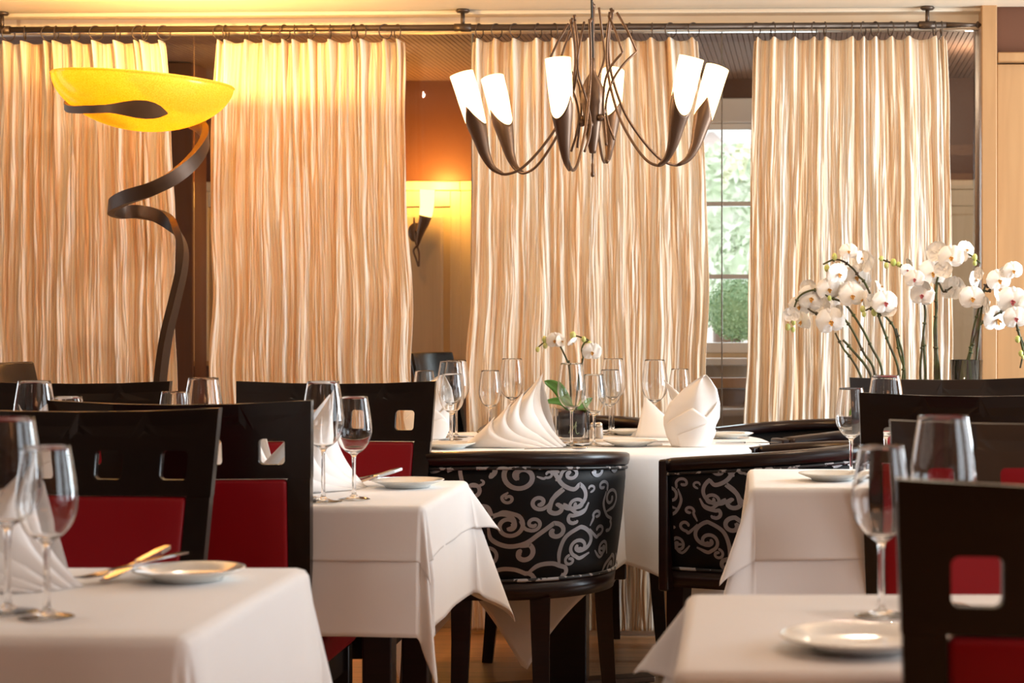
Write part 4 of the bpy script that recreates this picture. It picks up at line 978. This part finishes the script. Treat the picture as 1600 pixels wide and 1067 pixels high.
def make_mitre_napkin():
    """upright pointed napkin with a cuff"""
    b = MB(); n = 48
    def ring(t, k=1.0, tw=0):
        # half width along x, half depth along y, centre shift
        wx_ = float(np.interp(t, [0, .15, .4, .6, .8, .93, 1], [.052, .066, .078, .070, .046, .020, .0015]))*k; wy_ = float(np.interp(t, [0, .3, .7, 1], [.045, .05, .026, .001]))*k
        cx_ = float(np.interp(t, [0, .3, .6, .8, 1], [0, .0, .014, .030, .044])); return wx_, wy_, cx_
    G = []
    for i in range(31):
        t = i/30; a_, c_, s_ = ring(t); z = .208*t
        G.append([(s_+a_*math.cos(2*PI*j/n)+.004*math.sin(6*PI*j/n+t*3), c_*math.sin(2*PI*j/n)+.003*math.cos(8*PI*j/n+t*5), z) for j in range(n+1)])
    b.grid(G)
    for (t0, t1, k, a0, a1) in ((0, .55, 1.05, -160, -10), (0, .33, 1.10, -120, 30), (.0, .72, 1.02, -70, 70)):   # overlapping folded layers with diagonal edges
        G = []
        for i in range(15):
            row = []
            for j in range(25):
                a = math.radians(a0+(a1-a0)*j/24); tt = t0+(t1-t0)*(i/14)*(1-.55*abs(2*j/24-.9)); wa, wc, s_ = ring(tt, k); row.append((s_+wa*math.cos(a), wc*math.sin(a)*1.03, .208*tt))
            G.append(row)
        b.grid(G)
    # second leaf leaning to the left behind
    G = [[(-.02+.03*s-.060*t**1.5*(1-s), .04-.012*math.sin(PI*s)+.01*t, (.195*t)*(1-.40*s)) for s in [j/12 for j in range(13)]] for t in [i/12 for i in range(13)]]
    b.grid(G); return b.build('folded_napkin', 'napkin', solid=.0012)
nf = make_fan_napkin(); p = P(807, 0, 5.60); nf.location = (p.x, 5.60, ZT+.0035); tag(nf, 'white napkin folded into a layered fan, left of the orchid vase on the round table', 'napkin', 'folded napkins')
nm = make_mitre_napkin(); p = P(1078, 0, 5.62); nm.location = (p.x, 5.62, ZT+.0035); tag(nm, 'upright pointed white napkin at the right of the round table', 'napkin', 'folded napkins')
def nap(src, x, D, rz, s, label):
    o = src.copy(); C.objects.link(o); p = P(x, 0, D); o.location = (p.x, D, ZT+.0035); o.rotation_euler = (0, 0, math.radians(rz)); o.scale = (s, s, s); tag(o, label, 'napkin', 'folded napkins'); return o
nap(nf, 478, 4.14, 48, 1.0, 'white napkin standing behind the two glasses on the middle left table')
nap(nm, 62, 4.20, 0, .93, 'white napkin tip showing behind the large glass above the front left chair')
nap(nf, -18, 2.62, 8, .85, 'curved white napkin at the left edge, behind the front glasses')
nap(nm, 668, 5.98, 0, .95, 'white napkin half hidden by the far black chair on the round table')
nap(nf, 1030, 6.08, 180, .62, 'napkin tip at the back of the round table between two glasses')
nap(nf, 362, 4.30, 10, .82, 'white napkin seen through the square hole of the middle black chair')
# ============================================================ ORCHIDS
def frame_to(d):
    d = Vector(d).normalized(); up = Vector((0, 0, 1)); x = up.cross(d).normalized(); y = d.cross(x); return Matrix((x, y, d)).transposed()
def flower_mesh(size, lip='throat', opened=1.0):
    parts = []
    def pet(ang, wd, ln, cup, lift, notch=0):
        G = []; n = 8
        for i in range(n+1):
            t = i/n; row = []
            for j in range(n+1):
                s = 2*j/n-1; w_ = wd*math.sin(PI*min(1, .10+t*.9))**.62*(1 if t < .999 else .25); x, y = s*w_, ln*t
                z = cup*(t*t)*ln+lift*(s*s)*w_*.4+.015*math.sin(9*t+s*4)*size
                row.append((x*math.cos(ang)+y*math.sin(ang), -x*math.sin(ang)+y*math.cos(ang), z))
            G.append(row)
        return G
    b = MB(); b.cur = 0
    for a in (0, 128, -128): b.grid(pet(math.radians(a), .25*size, .50*size, -.10*opened, -.6))
    for a in (72, -72): b.grid([[(x, y, z+.03*size) for x, y, z in r] for r in pet(math.radians(a), .40*size, .54*size, -.12*opened, -.5)])
    l = MB(); l.grid([[(x, y-.02*size, z+.05*size) for x, y, z in r] for r in pet(math.radians(180), .055*size, .15*size, .9, 1.0)])
    for sg in (50, -50): l.grid([[(x, y, z+.05*size) for x, y, z in r] for r in pet(math.radians(180+sg), .042*size, .11*size, 1.3, 1.2)])
    l.sphere((0, .01*size, .07*size), .035*size, 8, 6)
    return b, l
fl_src = {}
def flower(parent, p, s, d, kind='throat', rot=0):
    Mx = frame_to(d).to_4x4() @ Matrix.Rotation(rot, 4, 'Z')
    key = kind
    if key not in fl_src:
        b, l = flower_mesh(1.0); o = b.build('flower', 'petal', parent); lp = l.build('flower_lip', kind, o); fl_src[key] = o
    else:
        src = fl_src[key]; o = src.copy(); C.objects.link(o); o.parent = parent
        for c_ in kids(src): q = c_.copy(); C.objects.link(q); q.parent = o
    o.matrix_local = Matrix.Translation(p-parent.location) @ Mx @ Matrix.Scale(s, 4); return o
def stem(parent, pts, r=.0035, name='flower_stem'):
    b = MB(); pp = [Vector(q)-parent.location for q in pts]; pc_ = [Vector(q) for q in cr([tuple(q) for q in pp], 7)]
    b.tube(pc_, [r*(1-.35*i/len(pc_)) for i in range(len(pc_))], 8)
    for i in range(6, len(pc_)-4, 9): b.tube([pc_[i], pc_[i]+(pc_[i+1]-pc_[i]).normalized()*.006], r*1.45, 8)
    return b.build(name, 'stem', parent)
def bud(parent, p, r):
    b = MB(); b.sphere(p-parent.location, r, 10, 8, (.85, .85, 1.15)); return b.build('bud', 'bud', parent)
# sideboard behind the right chairs carrying the orchids
OD = 6.1
sb = thing('sideboard', 'dark sideboard hidden behind the right chairs, carrying the tall orchids', 'sideboard', (.82, 5.99, 0))
b = MB(); b.rbox(-.45, .95, -.11, .11, .70, .73, .004, 2); b.build('top', 'darkwood', sb)
b = MB(); b.rbox(-.44, .93, -.098, .10, .06, .699, .004, 2); b.build('body', 'darkwood', sb)
for k in range(3): b = MB(); b.rbox(-.43+k*.455, -.43+k*.455+.44, -.112, -.099, .10, .68, .003, 2); dr = b.build('door', 'darkwood', sb); h_ = MB(); h_.tube([(-.05+k*.455, -.130, .36), (-.05+k*.455, -.130, .46)], .005, 8); h_.tube([(-.05+k*.455, -.130, .37), (-.05+k*.455, -.111, .37)], .004, 6); h_.tube([(-.05+k*.455, -.130, .45), (-.05+k*.455, -.111, .45)], .004, 6); h_.build('handle', 'bronze', dr)
for sx in (-.40, .88):
    for sy in (-.07, .07): b = MB(); b.rbox(sx-.02, sx+.02, sy-.02, sy+.02, 0, .06, .003, 1); b.build('foot', 'darkwood', sb)
OD = 5.98
def orchid(label, potx, stems, fls, buds, tall=False, dd=0, grp='tall white orchids on the sideboard'):
    D = OD+dd; base = P(potx, CY, D); base.z = .7315
    t = thing('potted_orchid', label, 'orchid', base, 0, grp)
    b = MB()
    if tall: b.lathe([(0, 0), (.036, 0), (.036, .012), (.052, .268), (.048, .268), (.034, .03), (0, .03)], 28)
    else: b.lathe([(0, 0), (.045, 0), (.058, .11), (.05, .11), (.042, .02), (0, .02)], 28)
    b.build('pot', 'pot' if not tall else 'smoky', t)
    top = .10
    b = MB(); b.lathe([(0, top-.02), (.046, top-.022), (0.03, top-.005), (0, top)], 20); b.build('bark', 'pot', t)
    for k in range(4):
        a = k*1.7+.4; G = []
        for i in range(13):
            s_ = i/12; w_ = .026*math.sin(PI*min(1, .08+s_*.92))**.6; c_ = Vector((math.cos(a)*(.02+.10*s_), math.sin(a)*(.01+.05*s_), top+.06*s_-.07*s_*s_)); sd_ = Vector((-math.sin(a), math.cos(a), 0))
            G.append([tuple(c_+sd_*w_*v_+Vector((0, 0, .35*w_*v_*v_))) for v_ in (-1, -.5, 0, .5, 1)])
        lb = MB(); lb.grid(G); lb.build('leaf', 'leaf', t, solid=.0015)
    for s_ in stems:
        r = .0042
        if isinstance(s_, tuple): s_, r = s_
        pts = [P(x, y, D+(q[0] if q else 0)) for x, y, *q in s_]; bp_ = base+Vector((max(-.03, min(.03, (pts[0].x-base.x)*.3)), 0, top)); stem(t, [bp_]+pts, r)
    rnd = random.Random(potx)
    for f in fls:
        x, y, w_, yaw, pit = f[:5]; kd = f[5] if len(f) > 5 else 'throat'; y_, p_ = math.radians(yaw), math.radians(pit)
        flower(t, P(x, y, D+rnd.uniform(-.05, .03)), w_*1.18/F*D, (math.sin(y_)*math.cos(p_), -math.cos(y_)*math.cos(p_), math.sin(p_)), kd, rnd.uniform(-.25, .25))
    for x, y, r in buds: bud(t, P(x, y, D-.02), r/F*D)
    return t
M['smoky'] = thinpane('smoky_vase_glass', (.55, .50, .52), 1.5)
orchid('white orchid leaning left, with the lowest hanging flower clusters', 1372,
    [[(1345, 588), (1330, 560), (1318, 545), (1305, 520)], [(1366, 580), (1350, 552), (1333, 518), (1318, 497), (1303, 488), (1277, 490), (1262, 482)], [(1378, 580), (1362, 543), (1345, 510), (1320, 475), (1297, 465), (1275, 453), (1250, 462), (1240, 485), (1237, 505)], ([(1360, 585), (1330, 545), (1317, 531)], .005)],
    [(1268, 466, 36, 0, 0), (1249, 479, 30, -15, -5), (1295, 452, 32, 10, 0), (1298, 502, 38, 0, -5), (1253, 502, 28, -50, -20), (1285, 478, 24, 150, 0), (1307, 478, 26, 60, 0), (1263, 450, 24, 150, 0), (1237, 492, 22, 170, 0), (1278, 484, 26, 130, -20), (1312, 487, 20, 120, 0), (1331, 462, 34, 10, 0), (1341, 440, 34, -10, -5, 'throat')],
    [(1231, 511, 5), (1239, 515, 4), (1240, 504, 4), (1296, 401+65, 4)])
orchid('white orchid whose top spray reaches left above the others', 1400,
    [[(1404, 580), (1388, 535), (1375, 500), (1372, 490), (1360, 460), (1350, 440), (1342, 432), (1333, 420), (1317, 408), (1302, 406), (1286, 413)], [(1414, 588), (1405, 550), (1398, 515), (1386, 497), (1375, 490), (1362, 482), (1352, 485)], ([(1412, 570), (1404, 530), (1400, 513)], .0048)],
    [(1310, 428, 30, 30, -5), (1338, 433, 34, 5, 0), (1326, 393, 24, 0, 10), (1350, 410, 34, 140, 0), (1345, 403, 20, 60, 0), (1383, 473, 34, 10, 0, 'magenta'), (1389, 487, 22, 150, -30), (1350, 468, 26, -80, 0), (1362, 470, 20, 150, 0), (1376, 448, 22, 70, 30), (1330, 458, 34, 15, 5)],
    [(1304, 401, 5), (1292, 419, 5), (1348, 483, 5), (1350, 491, 4), (1366, 488, 5.5), (1373, 480, 6)])
orchid('white orchid with a bud spray arching left over paired upright stems', 1445,
    [[(1438, 588), (1440, 550), (1443, 520), (1446, 490), (1443, 470), (1437, 450), (1428, 430), (1420, 420), (1400, 413), (1385, 408), (1373, 404)], ([(1446, 588), (1444, 545), (1443, 525)], .005)],
    [(1441, 461, 32, -10, 0, 'magenta'), (1429, 436, 26, -5, 0, 'magenta'), (1417, 422, 18, 20, 0, 'magenta'), (1422, 411, 16, 110, 30), (1447, 447, 18, 130, 30)],
    [(1377, 404, 4), (1385, 415, 4.5), (1396, 410, 5.5), (1404, 413, 4)])
orchid('white orchid with flowers at the very top right of the striped curtain', 1466,
    [[(1461, 588), (1461, 550), (1460, 510), (1464, 480), (1462, 450), (1470, 420), (1478, 400), (1495, 393), (1515, 398), (1532, 411)], [(1468, 588), (1464, 550), (1463, 520)], [(1463, 455), (1475, 456), (1488, 448)]],
    [(1457, 427, 38, 10, 5), (1486, 402, 34, -5, 0), (1510, 390, 26, 30, 10), (1465, 394, 30, 150, 0), (1490, 452, 36, 140, -10), (1474, 422, 26, 150, 0), (1503, 402, 18, 150, -10), (1448, 418, 18, 40, 30)],
    [(1523, 402, 5), (1523, 411, 4)])
orchid('white orchid in the tall smoky glass vase against the maple post', 1510,
    [[(1505, 590), (1515, 550), (1522, 510), (1530, 480), (1533, 455), (1545, 455), (1552, 446), (1546, 447)], [(1510, 590), (1518, 545), (1530, 510), (1545, 499), (1570, 485), (1590, 487)], [(1536, 462), (1545, 450), (1537, 444)], ([(1508, 590), (1516, 555), (1518, 542)], .005)],
    [(1519, 466, 34, 5, 0), (1524, 437, 24, 50, 0), (1561, 438, 32, 5, 0), (1583, 423, 26, 5, 0), (1541, 478, 26, 110, 0), (1558, 499, 40, 30, -15), (1561, 462, 22, 60, 20), (1530, 428, 20, 120, 0), (1572, 426, 18, 160, 0)],
    [], True)
orchid('brightest white orchid cut by the right edge of the photo', 1640,
    [[(1636, 560), (1630, 520), (1615, 495), (1600, 487), (1590, 488)], [(1588, 505), (1593, 525), (1600, 540), (1597, 560), (1594, 575)]],
    [(1582, 470, 40, 0, 0, 'magenta'), (1587, 497, 32, 0, -5, 'magenta'), (1612, 478, 34, 10, 0)],
    [(1590, 530, 5), (1595, 552, 4.5), (1598, 558, 3)], False, -.04)
# table orchid in a square vase
VD = 5.80; vp = P(890, CY, VD); vp.z = ZT+.0035
vt = thing('potted_orchid', 'small white orchid in a square glass vase on the round table', 'orchid', vp, math.radians(18), None)
b = MB()
hw = .050; b.rbox(-hw, hw, -hw, hw, 0, .100, .004, 2)
vv = None
M['pane2'] = thinpane('vase_glass', (.92, .92, .92), 1.3)
if vv is None:
    b = MB(); b.rbox(-hw, hw, -hw, hw, 0, .008, .002, 2)
    for (x0, x1, y0, y1) in ((-hw, hw, -hw, -hw+.005), (-hw, hw, hw-.005, hw), (-hw, -hw+.005, -hw+.005, hw-.005), (hw-.005, hw, -hw+.005, hw-.005)): b.rbox(x0, x1, y0, y1, .008, .104, .0015, 1)
    vv = b.build('glass_vase', 'pane2', vt)
b = MB(); b.rbox(-.040, .040, -.041, .040, .016, .098, .010, 3); b.v = [(x*(.88+.12*z/.09), y*(.88+.12*z/.09)-.002, z) for x, y, z in b.v]; b.build('root_pot', 'pot', vt)
b = MB()   # the etched script letter on the front of the vase
ox, oz, k_ = -.006, .030, .00105
for st in ([(-8, 0), (-4, 10), (0, 22), (3, 34)], [(3, 34), (4, 20), (5, 12), (9, 20), (14, 33)], [(14, 33), (12, 18), (13, 4), (17, -2), (22, 2)], [(-6, 22), (4, 19), (16, 21)]):
    b.tube([(ox+x*k_, -hw-.0008, oz+z*k_) for x, z in cr(st, 6)], .0011, 6)
b.build('etched_letter', 'script', vt)
Rm = Matrix.Rotation(-math.radians(18), 4, 'Z')
def vloc(x, y, d=0): return P(x, y, VD+d)
for (tip, mid, wid, dd) in (((850, 595), (872, 612), .017, -.03), ((850, 627), (880, 632), .013, -.05), ((915, 640), (908, 648), .010, -.04), ((925, 622), (912, 636), .012, .03)):
    a = Rm @ (vloc(896, 648)-vp); m_ = Rm @ (vloc(mid[0], mid[1]-4, dd*.5)-vp); e = Rm @ (vloc(*tip, dd)-vp); G = []
    cpts = [Vector(q) for q in cr([tuple(a), tuple(m_), tuple(e)], 7)]; n_ = len(cpts)
    for i, c_ in enumerate(cpts):
        s_ = i/(n_-1); w_ = wid*math.sin(PI*min(1, .12+.88*s_))**.6; tdir = (cpts[min(i+1, n_-1)]-cpts[max(i-1, 0)]).normalized(); sd_ = tdir.cross(Vector((0, 1, .25))).normalized()
        G.append([tuple(c_+sd_*w_*v_+Vector((0, -.004*v_*v_, 0))) for v_ in (-1, -.5, 0, .5, 1)])
    b = MB(); b.grid(G); b.build('leaf', 'leaf', vt, solid=.0016)
class _T: pass
def vstem(pts, r):
    pp = [tuple(Rm @ (vloc(*q)-vp)) for q in pts]; b = MB(); pc_ = cr(pp, 7); b.tube(pc_, [r*(1-.3*i/len(pc_)) for i in range(len(pc_))], 8); b.build('flower_stem', 'stem', vt)
vstem([(893, 650), (891, 600), (888, 570), (880, 550), (873, 538), (862, 528), (850, 535), (838, 545)], .0032)
vstem([(900, 650), (903, 605), (908, 575), (911, 558), (909, 546), (913, 536), (920, 532), (905, 526), (896, 524)], .0032)
vstem([(892, 620), (890, 580), (889, 563)], .0036); vstem([(904, 610), (909, 580), (910, 560)], .0036)
def vflower(x, y, w_, yaw, pit, kd='throat'):
    y_, p_ = math.radians(yaw), math.radians(pit); d = Rm @ Vector((math.sin(y_)*math.cos(p_), -math.cos(y_)*math.cos(p_), math.sin(p_)))
    src = fl_src[kd]; o = src.copy(); C.objects.link(o); o.parent = vt
    for c_ in kids(src): q = c_.copy(); C.objects.link(q); q.parent = o
    o.matrix_local = Matrix.Translation(Rm @ (vloc(x, y, -.03)-vp)) @ frame_to(d).to_4x4() @ Matrix.Scale(w_/F*VD, 4)
vflower(867, 532, 27, 0, 0); vflower(925, 550, 30, 10, -8); vflower(895, 535, 20, 60, -40); vflower(877, 533, 20, 50, 10)
for x, y, r in ((840, 546, 4), (852, 540, 4.5), (851, 530, 5), (895, 524, 6), (912, 530, 4.5), (921, 538, 5)):
    b = MB(); b.sphere(Rm @ (vloc(x, y, -.02)-vp), r/F*VD, 10, 8, (.85, .85, 1.1)); b.build('bud', 'bud', vt)
# salt and pepper right of the vase
for q, x in enumerate((928, 936)):
    p = P(x, CY, 6.0); b = MB(); b.lathe([(0, 0), (.012, 0), (.0135, .01), (.012, .03), (.0105, .036), (0, .036)], 20); o = b.build('salt_shaker' if q == 0 else 'pepper_shaker', 'salt'); o.location = (p.x, 6.0, ZT+.0035)
    cp = MB(); cp.lathe([(0, .0365), (.011, .0365), (.011, .046), (.007, .05), (0, .051)], 20); cp.build('cap', 'steel', o); tag(o, ['small grey salt shaker just right of the orchid vase', 'small grey pepper shaker right beside the salt shaker'][q], 'shaker')
